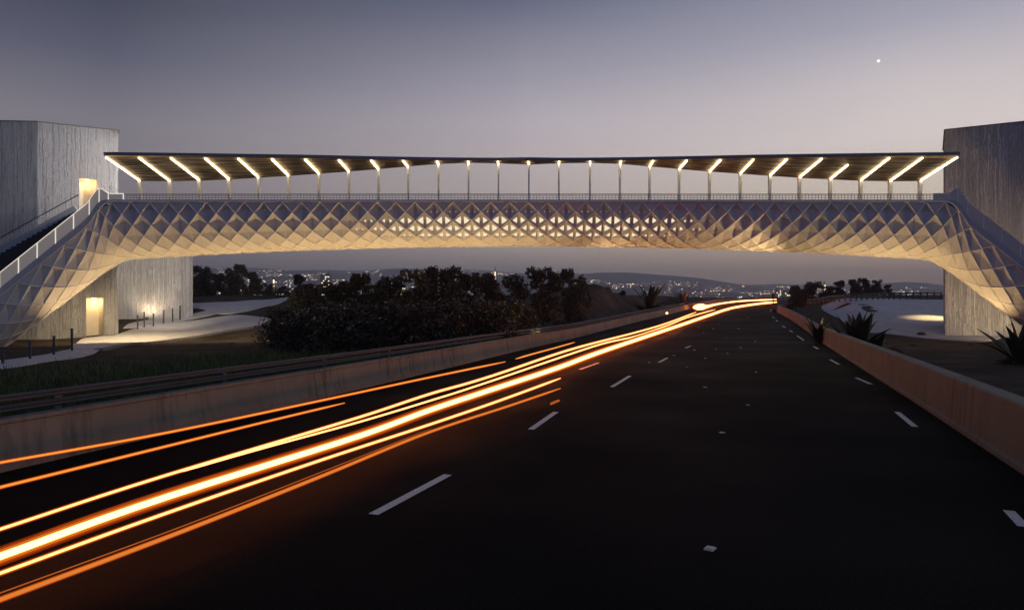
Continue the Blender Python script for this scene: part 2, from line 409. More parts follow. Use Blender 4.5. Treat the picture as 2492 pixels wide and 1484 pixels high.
# ------------------------------------------------------------------ pedestrian bridge
BR = empty('pedestrian_bridge', (1.0, 44.7, 0))
tag(BR, 'long white footbridge of folded diamond panels with lit canopy spanning the highway', 'bridge')
BO = BR.location
def bpart(mb, name, mat, smooth=False, parent=None):
    mb.v = [(x - BO.x, y - BO.y, z - BO.z) for x, y, z in mb.v]
    return mb.build(name, mat, parent or BR, smooth)
YC, HW, ZT = 44.7, 2.1, 8.85
XA, XB = -24.6, 26.6                     # where the level deck ends and the stairs begin
TURN, RAD, SLOPE = R(24), 5.0, .98
ARC = RAD * TURN
def centre(s):
    """s = plan distance from the deck's middle (+ right); returns C(x,y), camera-side normal, heading away from the middle"""
    mid = (XA + XB) / 2; hl = (XB - XA) / 2; sg = 1 if s >= 0 else -1; u = abs(s)
    if u <= hl: return Vector((mid + s, YC, 0)), Vector((0, -1, 0))
    x0 = mid + sg * hl; v = u - hl; a = min(v / RAD, TURN)
    px, py = RAD * math.sin(a), -RAD * (1 - math.cos(a))
    if v > ARC: px += (v - ARC) * math.cos(TURN); py -= (v - ARC) * math.sin(TURN)
    return Vector((x0 + sg * px, YC + py, 0)), Vector((-sg * math.sin(a), -math.cos(a), 0))
HL = (XB - XA) / 2
def ztop(s):
    v = abs(s) - HL + .3; t = 1.6
    if v <= 0: return ZT
    if v < t: return ZT - SLOPE * v * v / (2 * t)
    return ZT - SLOPE * (v - t / 2)
def hdep(s):
    u = abs(s) / HL
    return 2.5 + .85 * min(u, 1) ** 2 - .55 * max(0, min(1, (abs(s) - HL - 1) / 6))
DS, NK = .5775, 14
SMAX = int((HL + 9.2) / DS)
def node(i, k, inset=0.0):
    s = i * DS; C, n = centre(s); th = math.pi * k / NK
    w, h = HW - inset, hdep(s) - inset
    return Vector((C.x + n.x * w * math.cos(th), C.y + n.y * w * math.cos(th), ztop(s) - .12 - h * math.sin(th)))
hull = MB(); ribs = MB()
def axis_pt(i):
    s = i * DS; C, n = centre(s); return Vector((C.x, C.y, ztop(s) - .5))
holes_mid = (1290 - CX) / FPX * 43 - (XA + XB) / 2
for i in range(-SMAX, SMAX + 1):
    for k in range(0, NK + 1):
        if (i + k) % 2 == 0:
            for dk in (-1, 1):
                if 0 <= k + dk <= NK and i < SMAX and k <= 10:
                    a, b_ = node(i, k, -.012), node(i + 1, k + dk, -.012)
                    ribs.tube([a, b_], .02, 4, False)
            continue
        L_, R_ = node(i - 1, k), node(i + 1, k)
        ax = axis_pt(i)
        if k == 0: hull.add([L_, R_, node(i, 1)], [(0, 2, 1)]); continue
        if k == NK: hull.add([L_, R_, node(i, NK - 1)], [(0, 1, 2)]); continue
        U, D = node(i, k - 1), node(i, k + 1)
        mid = (L_ + R_ + U + D) / 4
        dep = {1: .18, 2: .13, 3: .08, 4: .05, 5: .04, 6: .03}.get(k, .02) * (.75 if abs(i * DS) > HL else 1)
        inn = (ax - mid).normalized()
        Mp = mid * .62 + U * .38 + inn * dep if k <= 2 else mid + inn * dep
        du = abs(i * DS - holes_mid)
        f = 0
        if k in (2, 3, 4): f = min(.74, max(0, (12.4 - (k == 4) * 1.6 - (k == 2) * .5 - du) / 6.5))
        elif k == 1: f = min(.12, max(0, (9 - du) / 20))
        if f > .08:
            Mp = mid + inn * (.10 if k > 1 else .2)
            f *= random.uniform(.82, 1.08)
            for side, P in ((0, L_), (1, R_)):
                # rounded three-cornered opening in each half of the diamond
                outer = [U, (U + P) / 2, P, (P + D) / 2, D, (D + Mp) / 2, Mp, (Mp + U) / 2]
                c = (U + D + P * 1.3 + Mp * 1.1) / 4.4
                rad_ = [.62, .85, .95, .85, .62, .62, .66, .62]
                inner = [c + (p - c) * f * r_ * .95 for p, r_ in zip(outer, rad_)]
                fs = [(q, (q + 1) % 8, 8 + (q + 1) % 8, 8 + q) for q in range(8)]
                rim = [p + inn * .1 for p in inner]
                fs += [(8 + q, 8 + (q + 1) % 8, 16 + (q + 1) % 8, 16 + q) for q in range(8)]
                if side: fs = [x[::-1] for x in fs]
                hull.add(outer + inner + rim, fs)
        else:
            hull.add([L_, U, R_, D, Mp], [(0, 4, 1), (1, 4, 2), (2, 4, 3), (3, 4, 0)])
            if k <= 3: ribs.tube([U, Mp, D], .012, 4, False)
bpart(hull, 'hull', M['hull']); bpart(ribs, 'panel_seams', M['rib'])
core = MB(); cs = [q for q in range(int((holes_mid - 14) / DS), int((holes_mid + 14) / DS) + 1)]
for q in cs:
    for th in (8, 30, 55, 80):
        s = q * DS; C, n = centre(s); t = R(th)
        core.v.append((C.x + n.x * 1.5 * math.cos(t), C.y + n.y * 1.5 * math.cos(t), ztop(s) - .15 - (hdep(s) - .5) * math.sin(t)))
for a in range(len(cs) - 1):
    for k in range(3): core.f.append((a * 4 + k, a * 4 + k + 1, a * 4 + 5 + k, a * 4 + 4 + k))
bpart(core, 'interior_lamp', M['core'])
# top edge band, both sides, as one swept beam each; deck plate
def path_s(s0, s1, step=.4):
    n = max(2, int(abs(s1 - s0) / step) + 1); return np.linspace(s0, s1, n)
def swept(S, sec):
    """sec(s) -> list of (offset along the camera-side normal, z)"""
    mb = MB(); n = None
    for s in S:
        C, nn = centre(s); pr = sec(s); n = len(pr)
        for o, z in pr: mb.v.append((C.x + nn.x * o, C.y + nn.y * o, z))
    for i in range(len(S) - 1):
        for k in range(n): mb.f.append((i * n + k, i * n + (k + 1) % n, (i + 1) * n + (k + 1) % n, (i + 1) * n + k))
    mb.f += [tuple(range(n - 1, -1, -1)), tuple((len(S) - 1) * n + k for k in range(n))]
    return mb
SE = HL + 9.2
allS = path_s(-SE, SE)
def stair_f(s): return float(sstep((abs(s) - HL + .2) / 1.5))
for sg in (1, -1):
    bpart(swept(allS, lambda s: [(sg * (HW - .06), ztop(s) - .14), (sg * (HW + .05), ztop(s) - .14), (sg * (HW + .05), ztop(s) + .04 + .38 * stair_f(s)), (sg * (HW - .06), ztop(s) + .04 + .38 * stair_f(s))][::sg]), 'edge_beam', M['beam'])
bpart(swept(allS, lambda s: [(HW + .09, ztop(s) - .1), (HW + .09, ztop(s) - .03), (HW + .052, ztop(s) - .03), (HW + .052, ztop(s) - .1)][::-1]), 'edge_moulding', M['rib'])
bpart(swept(path_s(-HL, HL, 2), lambda s: [(HW - .08, ztop(s) - .1), (HW - .08, ztop(s) - .02), (-HW + .08, ztop(s) - .02), (-HW + .08, ztop(s) - .1)]), 'deck', M['roof'])
# steps
def steps_mb(sg, j0, j1):
    mb = MB()
    return mb
tread = .235
for sg in (-1, 1):
    fl = MB()
    if sg < 0: continue
    for j in range(40):
        s = sg * (HL + .4 + j * tread); C, n = centre(s); C2, n2 = centre(sg * (HL + .4 + (j + 1) * tread + .02))
        z = round((ztop(s) + .02) / .001) * .001; z2 = z - .34
        w = HW - .08
        vs = []
        for c, nn in ((C, n), (C2, n2)):
            for o in (w, -w):
                vs += [(c.x + nn.x * o, c.y + nn.y * o, z2), (c.x + nn.x * o, c.y + nn.y * o, z)]
        tgt = fl
        tgt.add(vs, [(0, 1, 3, 2), (4, 6, 7, 5), (1, 5, 7, 3), (0, 2, 6, 4), (0, 4, 5, 1), (2, 3, 7, 6)])
    bpart(fl, 'stair_flight', M['step'])
# broad splayed flight on the left, reaching from the glass side to a rear stringer wall along the tower
def back_pt(z): return Vector((-31.8 - (7.35 - z) * 1.5, 47.2 - (7.35 - z) * .35, z))
def front_pt(z):
    u = HL - .2
    while ztop(-u) > z and u < SE: u += .01
    C, n = centre(-u); return Vector((C.x + n.x * (HW - .09), C.y + n.y * (HW - .09), z))
zs_ = [8.78 - .2 * j for j in range(34)]
for j in range(len(zs_) - 1):
    z, z1 = zs_[j], zs_[j + 1]; f0, f1 = front_pt(z), front_pt(z1); b0, b1 = back_pt(z), back_pt(z1)
    vs = []
    for p in (f0, f1, b1, b0): vs += [(p.x, p.y, z - .42), (p.x, p.y, z)]
    bpart(MB().add(vs, [(1, 3, 5, 7), (0, 6, 4, 2), (0, 2, 3, 1), (2, 4, 5, 3), (4, 6, 7, 5), (6, 0, 1, 7)]), 'step', M['step'])
mb = MB(); q0, q1 = back_pt(8.78), back_pt(2.2)
mb.bar(q0 + Vector((0, .1, .05)), q1 + Vector((0, .1, .05)), .16, 1.0); bpart(mb, 'rear_stringer', M['beam'])
mb = MB(); tops = []
for q in range(60):
    p = q0.lerp(q1, q / 59) + Vector((0, .1, .5)); mb.bar(p, p + Vector((0, 0, .72)), .016); tops.append(p + Vector((0, 0, .74)))
mb.tube([p - Vector((0, 0, .3)) for p in tops], .012, 4); mb.tube([p - Vector((0, 0, .55)) for p in tops], .012, 4)
bpart(mb, 'stair_railing', M['steel']); bpart(MB().tube(tops, .035, 6), 'handrail', M['dsteel'])
# glass balustrade on the camera side of each stair, and posts
GT = .92
for sg in (-1, 1):
    s = HL - .9; jj = 0
    while s < SE - .5:
        s1 = s + .92
        S = path_s(sg * (s + .03), sg * (s1 - .03), .15)
        mb = swept(S, lambda q: [(HW - .02, ztop(q) + .05 + .38 * stair_f(q)), (HW + .01, ztop(q) + .05 + .38 * stair_f(q)), (HW + .01, ztop(q) + .38 + .2 * stair_f(q) * 0 + GT * stair_f(q)), (HW - .02, ztop(q) + .38 + GT * stair_f(q))][::sg])
        bpart(mb, 'glass_panel', M['glowglass' if sg < 0 else 'glass'])
        C, n = centre(sg * s); q = sg * s; p = Vector((C.x + n.x * HW, C.y + n.y * HW, 0))
        mb = MB().bar(p + Vector((0, 0, ztop(q) + .05 + .3 * stair_f(q))), p + Vector((0, 0, ztop(q) + .40 + GT * stair_f(q))), .045, .05)
        bpart(mb, 'panel_post', M['glowrail' if sg < 0 else 'steel'])
        s = s1
    S = path_s(sg * (HL - .9), sg * SE, .25)
    bpart(swept(S, lambda q: [(HW - .04, ztop(q) + .385 + GT * stair_f(q)), (HW + .03, ztop(q) + .385 + GT * stair_f(q)), (HW + .03, ztop(q) + .43 + GT * stair_f(q)), (HW - .04, ztop(q) + .43 + GT * stair_f(q))][::sg]), 'handrail', M['glowrail' if sg < 0 else 'steel'])
    # rear stair railing
    if sg < 0: continue
    mb = MB(); S = path_s(sg * (HL - .5), sg * SE, .16); 
    tops = []
    for q in S:
        C, n = centre(q); p = Vector((C.x - n.x * HW, C.y - n.y * HW, 0)); zb = ztop(q) + .04 + .38 * stair_f(q); zt_ = zb + .3 + .5 * stair_f(q)
        mb.bar(p + Vector((0, 0, zb)), p + Vector((0, 0, zt_)), .014); tops.append(p + Vector((0, 0, zt_)))
    mb.tube([p - Vector((0, 0, .25)) for p in tops], .012, 4); mb.tube([p - Vector((0, 0, .5)) for p in tops], .012, 4)
    bpart(mb, 'stair_railing', M['steel']); mb = MB(); mb.tube(tops, .03, 6); bpart(mb, 'handrail', M['dsteel'])
# level railings
for off in (HW - .02, -HW + .02):
    mb = MB(); S = path_s(-HL + .9, HL - .9, .2); tp = []
    for q in S:
        C, n = centre(q); p = Vector((C.x + n.x * off, C.y + n.y * off, ZT + .03)); mb.bar(p, p + Vector((0, 0, .33)), .02); tp.append(p)
    for h, r_ in ((.34, .028), (.23, .014), (.12, .014)): mb.tube([p + Vector((0, 0, h)) for p in tp[::8] + [tp[-1]]], r_, 5)
    bpart(mb, 'railing', M['rail'])
# canopy, columns, light strips
colx = [340, 413, 485, 557, 629, 702, 776, 849, 921, 993, 1067, 1140, 1213, 1287, 1360, 1436, 1509, 1581, 1653, 1727, 1802, 1874, 1946, 2021, 2095, 2167, 2240]
frx = [255, 335, 413, 497, 578, 660, 741, 823, 902, 980, 1063, 1139, 1211, 1285, 1361, 1436, 1511, 1590, 1672, 1755, 1835, 1917, 2002, 2085, 2167, 2248, 2333]
yBt = [400, 399, 398, 400.5, 406, 412, 417.5, 422.5, 427.5, 432, 436, 439, 440.5, 440]
yFt = [393, 393, 392.5, 392, 391, 390, 388.5, 387, 386, 385, 384, 383, 382, 381]
DB = 45.6; Fp, Bp = [], []
for k in range(27):
    a = abs(k - 13); t = a / 13
    dF = DB - .5 - 3.3 * t ** .6
    Bp.append(ray(colx[k], yBt[a] - 1, DB)); Fp.append(ray(frx[k], yFt[a] - 1, dF))
can = MB(); cn = 27
for k in range(cn):
    Fv, Bv = Fp[k], Bp[k]; d = (Fv - Bv).normalized(); f_ = Fv + d * .08; b_ = Bv - d * .22
    for p, u in ((b_, .0), (f_, .0), (f_ + Vector((0, -.02, 0)), .13), (b_, .1)): can.v.append(p + Vector((0, 0, u + .03)))
for k in range(cn - 1):
    for q in range(4): can.f.append((k * 4 + q, k * 4 + (q + 1) % 4, (k + 1) * 4 + (q + 1) % 4, (k + 1) * 4 + q))
can.f += [(3, 2, 1, 0), tuple((cn - 1) * 4 + q for q in range(4))]
cano = bpart(can, 'canopy', M['wood'])
fas = MB()
for k in range(cn):
    Fv, Bv = Fp[k], Bp[k]; d = (Fv - Bv).normalized(); f_ = Fv + d * .085
    for p, u in ((f_, .0), (f_ + d * .05, .0), (f_ + d * .05 - Vector((0, 0, 0)), .19), (f_, .19)): fas.v.append(p + Vector((0, 0, u)))
    b_ = Bv - d * .25
for k in range(cn - 1):
    for q in range(4): fas.f.append((k * 4 + q, k * 4 + (q + 1) % 4, (k + 1) * 4 + (q + 1) % 4, (k + 1) * 4 + q))
fas.f += [(3, 2, 1, 0), tuple((cn - 1) * 4 + q for q in range(4))]
bpart(fas, 'fascia', M['roof'], parent=None)
rf = MB()
for k in range(cn):
    Fv, Bv = Fp[k], Bp[k]; d = (Fv - Bv).normalized(); f_ = Fv + d * .08; b_ = Bv - d * .25
    for p, u in ((b_, .145), (f_, .165), (f_, .185), (b_, .165)): rf.v.append(p + Vector((0, 0, u)))
for k in range(cn - 1):
    for q in range(4): rf.f.append((k * 4 + q, k * 4 + (q + 1) % 4, (k + 1) * 4 + (q + 1) % 4, (k + 1) * 4 + q))
rf.f += [(3, 2, 1, 0), tuple((cn - 1) * 4 + q for q in range(4))]
bpart(rf, 'canopy_roof', M['roof'])
for k in range(27):
    t = abs(k - 13) / 13; w = .11 + .13 * t ** 1.2; Bv, Fv = Bp[k], Fp[k]
    sgn = -1 if k < 13 else 1
    top = Bv + Vector((0, .03, -.04)); base = Vector((Bv.x - sgn * (-.02) * t + sgn * -.06 * t, Bv.y + .03, ZT - .05))
    mb = MB().bar(base, top, w * .85, .16, up=(0, 1, 0), w2=w, h2=.2)
    bpart(mb, 'column', M['steel'])
    d = (Fv - Bv); L_ = d.length; d.normalize()
    a = Bv + d * .02 + Vector((0, 0, -.035)); e = Bv + d * (L_ - (.12 if k != 23 else 1.1)) + Vector((0, 0, -.035))
    bpart(MB().bar(a, e, .075, .05), 'light_strip', M['strip'])

# ------------------------------------------------------------------ towers
def wall_with_holes(mb, P0, P1, z0, z1, holes):
    """vertical wall from plan point P0 to P1; holes: (u0,u1,za,zb)"""
    us_ = sorted({0, 1, *[h[0] for h in holes], *[h[1] for h in holes]}); zs = sorted({z0, z1, *[h[2] for h in holes], *[h[3] for h in holes]})
    for a in range(len(us_) - 1):
        for c in range(len(zs) - 1):
            um, zm = (us_[a] + us_[a + 1]) / 2, (zs[c] + zs[c + 1]) / 2
            if any(h[0] < um < h[1] and h[2] < zm < h[3] for h in holes): continue
            q = [P0.lerp(P1, us_[a]), P0.lerp(P1, us_[a + 1])]
            mb.add([(q[0].x, q[0].y, zs[c]), (q[1].x, q[1].y, zs[c]), (q[1].x, q[1].y, zs[c + 1]), (q[0].x, q[0].y, zs[c + 1])], [(0, 1, 2, 3)])
TL = empty('stair_tower', (-31, 51, 0)); tag(TL, 'pale ridged concrete tower with two lit doorways at the dark stairs', 'tower')
TO = TL.location
def tpart(mb, name, mat, T):
    mb.v = [(x - T.location.x, y - T.location.y, z - T.location.z) for x, y, z in mb.v]; return mb.build(name, mat, T)
A = Vector((-35.15, 47.8)); Bq = Vector((-32.6, 48.0)); Cq = Vector((-28.4, 50.4)); Dq = Vector((-33, 57.5)); Eq = Vector((-36, 57))
H1 = (.504, .731, 8.8, 11.4); H2 = (.591, .809, .12, 2.98); ZTW = 15.05
mb = MB()
wall_with_holes(mb, A, Bq, -.6, ZTW, []); wall_with_holes(mb, Bq, Cq, -.6, ZTW, [H1, H2]); wall_with_holes(mb, Cq, Dq, -.6, ZTW, []); wall_with_holes(mb, Dq, Eq, -.6, ZTW, []); wall_with_holes(mb, Eq, A, -.6, ZTW, [])
tpart(mb, 'wall', M['tower'], TL)
mb = MB(); poly = [A, Bq, Cq, Dq, Eq]; cen = sum(poly, Vector((0, 0))) / 5
mb.add([(p.x, p.y, ZTW - .15) for p in poly], [(0, 1, 2, 3, 4)]); tpart(mb, 'roof', M['roof'], TL)
mb = MB()
for (p, q) in zip(poly, poly[1:] + poly[:1]):
    n_ = Vector((q.y - p.y, p.x - q.x)).normalized() * .02
    mb.bar((p.x + n_.x, p.y + n_.y, ZTW + .02), (q.x + n_.x, q.y + n_.y, ZTW + .02), .12, .06)
tpart(mb, 'coping', M['kerb'], TL)
nin = Vector((-2.4, 4.2)).normalized()
for u0, u1, za, zb in (H1, H2):
    p0, p1 = Bq.lerp(Cq, u0), Bq.lerp(Cq, u1); dp = .95
    q0, q1 = p0 + nin * dp, p1.lerp(p0, .3) + nin * dp
    z0 = za - .02
    vs = [(p0.x, p0.y, z0), (p1.x, p1.y, z0), (q1.x, q1.y, z0), (q0.x, q0.y, z0), (p0.x, p0.y, zb), (p1.x, p1.y, zb), (q1.x, q1.y, zb), (q0.x, q0.y, zb)]
    mb = MB().add(vs, [(0, 1, 2, 3), (7, 6, 5, 4), (0, 3, 7, 4), (3, 2, 6, 7), (2, 1, 5, 6)])
    tpart(mb, 'doorway', M['plaster'], TL)
    c = (p0 + q0) / 2 * .5 + (p1 + q1) / 2 * .5
    mb = MB().lathe([(.14, zb - .03), (.14, zb - .005)], (c.x, c.y, 0), 12); tpart(mb, 'ceiling_lamp', M['lamp'], TL)
TR = empty('stair_tower', (35, 53, 0)); tag(TR, 'dark ridged concrete tower rising behind the descending stair near agaves', 'tower')
A2 = Vector((31.25, 50.4)); B2 = Vector((36.6, 47.4)); C2_ = Vector((42, 50)); D2 = Vector((41, 57)); E2 = Vector((35.2, 57))
mb = MB(); poly = [A2, B2, C2_, D2, E2]
for p, q in zip(poly, poly[1:] + poly[:1]): wall_with_holes(mb, p, q, -.8, 15.1, [])
tpart(mb, 'wall', M['tower'], TR)
mb = MB().add([(p.x, p.y, 14.95) for p in poly], [(0, 1, 2, 3, 4)]); tpart(mb, 'roof', M['roof'], TR)
mb = MB()
for (p, q) in zip(poly, poly[1:] + poly[:1]):
    n_ = Vector((q.y - p.y, p.x - q.x)).normalized() * .02
    mb.bar((p.x + n_.x, p.y + n_.y, 15.12), (q.x + n_.x, q.y + n_.y, 15.12), .12, .06)
tpart(mb, 'coping', M['kerb'], TR)
# curved annex behind the left tower
AN = empty('annex_building', (-30, 62, 1.2)); tag(AN, 'low curved concrete building washed by a warm uplight under the bridge', 'building')
ctl = [(-38.5, 60.5), (-35, 60.2), (-32.6, 60.4), (-30.8, 60.9), (-29.4, 61.7), (-28.65, 62.7)]
arc = catmull(ctl, 6); ring = arc + [np.array((-33, 69.)), np.array((-38.5, 69.))]
mb = MB(); n = len(ring)
for x, y in ring: mb.v += [(x, y, .2), (x, y, 8.3)]
mb.f = [(2 * i, 2 * ((i + 1) % n), 2 * ((i + 1) % n) + 1, 2 * i + 1) for i in range(n)]
tpart(mb, 'wall', M['tower'], AN)
mb = MB().add([(x, y, 8.2) for x, y in ring], [tuple(range(n))]); tpart(mb, 'roof', M['roof'], AN)

# ------------------------------------------------------------------ paths and paved plazas
def drape(name, px, lift=.05, mat='path', label=None, world=None):
    P = [Vector((*on_ground(x, y), 0)) for x, y in px] if world is None else [Vector((x, y, 0)) for x, y in world]
    P2 = catmull([tuple(p) for p in P] + [tuple(P[0])], 5)[:-1]
    bm = bmesh.new(); vs = [bm.verts.new(p) for p in P2]; f = bm.faces.new(vs)
    if f.normal.z < 0: f.normal_flip()
    bmesh.ops.triangulate(bm, faces=bm.faces[:])
    for _ in range(3): bmesh.ops.subdivide_edges(bm, edges=[e for e in bm.edges if e.calc_length() > 1.2], cuts=1, use_grid_fill=False)
    bmesh.ops.triangulate(bm, faces=bm.faces[:])
    for v in bm.verts: v.co.z = tz(v.co.x, v.co.y) + lift
    ex = bmesh.ops.extrude_face_region(bm, geom=bm.faces[:])
    for e in ex['geom']:
        if isinstance(e, bmesh.types.BMVert): e.co.z -= .25
    bmesh.ops.recalc_face_normals(bm, faces=bm.faces[:])
    me = bpy.data.meshes.new(name); bm.to_mesh(me); bm.free(); me.materials.append(M[mat])
    o = bpy.data.objects.new(name, me); COL.objects.link(o); tag(o, label, kind='structure'); return P2
drape('footpath', [(-60, 905), (0, 898.5), (78, 887), (156, 875), (213, 866), (236, 856), (240, 845), (205, 842), (171, 852), (130, 861), (78, 870), (0, 880), (-60, 887)], .06, label='narrow pale footpath curving past the tower foot')
rimB = drape('plaza', [(170, 852), (238, 851), (289, 841.5), (380, 832), (507, 814), (630, 794), (664, 781), (645, 775), (590, 769), (540, 772), (437, 786), (340, 799), (300, 811), (280, 818), (236, 822), (195, 830)], .09, label='pale lens-shaped paved forecourt lit warm by the tower door')
drape('path', [(300, 799), (340, 796), (437, 783), (525, 765), (505, 757), (440, 768), (330, 785)], .05, label='pale strip of paving along the curved annex wall')
drape('path', [(455, 739), (520, 737), (587, 734), (701, 724.5), (688, 735), (622, 753), (569, 763), (525, 764), (490, 752), (455, 750)], .07, label='bluish pale path sloping up behind the annex')
kb = MB(); 
kp = [on_ground(x, y) for x, y in [(240, 853), (289, 843.5), (380, 834), (507, 816), (630, 796), (660, 784)]]
kp = catmull([(x, y, 0) for x, y in kp], 6)
for i in range(len(kp) - 1):
    a, b_ = Vector(kp[i]), Vector(kp[i + 1]); a.z, b_.z = tz(a.x, a.y) + .02, tz(b_.x, b_.y) + .02; kb.bar(a, b_, .42, .2)
tag(kb.build('kerb', M['kerb']), 'rough grey stone kerb edging the lit forecourt', kind='structure')
drape('plaza', [(2120, 811), (2200, 818), (2281, 826), (2400, 832), (2480, 800), (2480, 733), (2380, 730), (2285, 730), (2140, 731), (2060, 735), (2010, 741), (2000, 752), (2040, 775), (2080, 797)], .06, label='broad pale concrete apron beside the dark tower with a warm light pool')

# ------------------------------------------------------------------ bollards
bol = empty('bollard')
MB().lathe([(.055, 0), (.055, .95)], n=10).build('shaft', M['dsteel'], bol); MB().lathe([(.055, .95), (.075, .955), (.075, 1.0), (.0, 1.02)], n=10).build('cap', M['galv'], bol)
bspec = [(7, 888, 36, 'thin dark bollard at the left end of the lower footpath'), (73, 876, 48, 'thin bollard second from the left on the lower footpath'), (131, 866, 48, 'thin bollard beside the bend of the footpath before the tower'), (175, 856, 56, 'taller dark bollard nearest the lit ground door'),
         (335, 804, 36, 'dark bollard nearest the tower corner below the curved wall'), (351, 799, 40, 'tall dark bollard in the brightest uplit spot of the curved wall'), (373.5, 797, 34, 'third bollard from the tower corner below the curved wall'), (398.5, 790, 36, 'fourth bollard from the tower corner below the curved wall'), (420, 785, 34, 'second bollard from the far end below the curved wall'), (438, 780, 36, 'farthest dark bollard below the curved wall')]
for i, (x, y, hp, lab) in enumerate(bspec):
    o = bol if i == 0 else copy_tree(bol)
    X, Y = on_ground(x, y); h = hp / FPX * Y; o.location = (X, Y, tz(X, Y) + .03); o.scale = (1, 1, h / 1.02)
    tag(o, lab, 'bollard', 'bollards along the tower footpaths')

# ------------------------------------------------------------------ light streaks over the left lanes
def streak(name, pts, h, r0, r1, mat, label, start=True, rads=None):
    if start:
        (xa, ya), (xb, yb) = pts[0], pts[1]; k = 260 / (xb - xa); pts = [(xa - (xb - xa) * k, ya - (yb - ya) * k)] + pts
    P = []
    for x, y in pts:
        ds = np.arange(2.0, 190, .02); Z = CAMH + (HZ - y) / FPX * ds; G = zr(ds) + h
        k = np.nonzero(G >= Z)[0]; d = ds[k[0]] if len(k) else 190
        P.append(ray(x, y, d))
    P = catmull([tuple(p) for p in P], 6)
    D = np.array([p[1] for p in P]); rad = np.interp(D, [5, 30, 70, 150], [r0, r0 + (r1 - r0) * .45, r0 + (r1 - r0) * .8, r1])
    if rads: rad = np.interp(np.linspace(0, 1, len(P)), np.linspace(0, 1, len(rads)), rads)
    rad = np.array(rad); rad[-1] *= .35; rad[-2] *= .75
    if not start and not rads: rad[0] *= .35; rad[1] *= .75
    mb = MB().tube(P, list(rad), 8)
    c = Vector(P[len(P) // 2]); mb.v = [(x - c.x, y - c.y, z - c.z) for x, y, z in mb.v]
    o = mb.build(name, mat, smooth=True); o.location = c
    # fringe: streak halo imitated by hair-thin glowing filaments on both sides of the core, amber close in and deep red farther out
    if r0 > .0075 and not rads and start:
        for q, fm in enumerate(fringe_m if mat is hot else fringe_m[1:3]):
            fb = MB()
            for sg in (-1, 1):
                off = []
                for i in range(len(P)):
                    d = Vector(P[min(i + 1, len(P) - 1)]) - Vector(P[max(i - 1, 0)]); nn = Vector((-d.y, d.x, 0)).normalized()
                    a_ = min(rad[i] * (1.02 + .34 * q) + .003 * q, h * .8); off.append(Vector(P[i]) + nn * sg * a_ * .45 + Vector((0, 0, sg * a_)) - c)
                fb.tube(off, [r_ * .16 + .0015 for r_ in rad], 5)
            fb.build('fringe', fm, o)
    return tag(o, label, 'light streak', 'vehicle light streaks over the left lanes')
def EM(n, r, g_, b_, smp=True): return emit(n, (r / max(r, g_, b_), g_ / max(r, g_, b_), b_ / max(r, g_, b_), 1), max(r, g_, b_), smp)
fringe_m = [EM('amber_fringe', 1.3, .36, .045, False), EM('orange_fringe', .85, .16, .012, False), EM('red_fringe', .42, .055, .004, False), EM('deep_red_fringe', .2, .02, .002, False)]
hot = EM('hot_streak', 15, 3.2, .85); warm = EM('warm_streak', 4.2, 1.3, .42); amber = EM('amber_streak', 1.25, .36, .055); dim = EM('dim_streak', .4, .09, .015)
streak('light_streak', [(0, 1353), (410, 1207), (875, 1060), (1050, 996), (1198, 947), (1362, 893), (1485, 848), (1656, 791), (1720, 769), (1783, 749), (1847, 739), (1890, 735)], .26, .028, .13, hot, 'thickest white-hot light streak crossing the whole highway')
streak('light_streak', [(0, 1287), (410, 1154), (875, 1014.5), (1050, 957), (1198, 914), (1403, 846), (1550, 808), (1624, 786), (1694, 759.5)], .26, .0105, .075, warm, 'thin bright streak just above the thickest one, ending near the bulging far streak')
streak('light_streak', [(395, 1160), (640, 1090), (875, 1026), (1050, 973.5), (1198, 926), (1460, 838), (1550, 817), (1624, 792), (1677, 771), (1741, 753)], .25, .008, .07, warm, 'thin orange streak running between the two bright parallel streaks', False)
streak('light_streak', [(0, 1185), (410, 1084), (650, 1025), (839, 980)], .25, .011, .03, amber, 'amber streak, second from the stained barrier, ending in mid-lane well before the bridge')
streak('light_streak', [(0, 1125), (410, 1051.5), (787, 973), (1050, 917), (1230, 880)], .28, .0095, .045, amber, 'amber streak passing close in front of the stained barrier')
streak('light_streak', [(1255, 873), (1300, 860), (1350, 846.5), (1399, 832.5)], .25, .02, .045, amber, 'short amber streak by the barrier foot just under the trees', False)
streak('light_streak', [(0, 1394), (410, 1246), (787, 1117), (1050, 1031), (1218, 973.5), (1364, 920)], .25, .0115, .065, warm, 'bright streak right below the thickest one, ending in mid-lane above the tiny orange dash')
streak('light_streak', [(0, 1458), (451, 1289), (787, 1156), (1050, 1049), (1239, 987), (1364, 944.5)], .16, .012, .03, EM('soft_amber_streak', .72, .22, .04), 'soft dim amber streak lowest on the asphalt', )
streak('light_streak', [(1339, 983), (1350, 978), (1362, 973.5)], .12, .03, .03, dim, 'tiny orange dash of light below the streak ends', False)
streak('light_streak', [(1688, 748), (1697, 747.3), (1709, 746.5), (1722, 745.5), (1752, 739), (1805, 732.5), (1890, 728.5)], .42, .05, .13, hot, 'far pale streak with a bulging bright head sweeping round the bend', False, [.12, .42, .46, .2, .1, .1, .1])
streak('light_streak', [(0, 1330), (200, 1261), (400, 1193), (575, 1138)], .2, .004, .01, dim, 'hair-thin orange streak fading into the thickest one')
streak('light_streak', [(0, 1442), (451, 1277), (787, 1146), (1050, 1042)], .15, .006, .012, dim, 'hair-thin dim streak alongside the lowest amber one')
# ------------------------------------------------------------------ small roadside lamp at the barrier foot
p = road_pt(1623, 772, 0); rl_ = empty('road_lamp', p); tag(rl_, 'small glaring lamp on a short post at the foot of the stained barrier', 'lamp')
MB().lathe([(.09, 0), (.05, .05), (.045, .38)], n=10).build('post', M['dsteel'], rl_); MB().lathe([(.02, .38), (.1, .42), (.14, .5), (.1, .58), (.02, .62)], n=12).build('lens', M['head'], rl_)
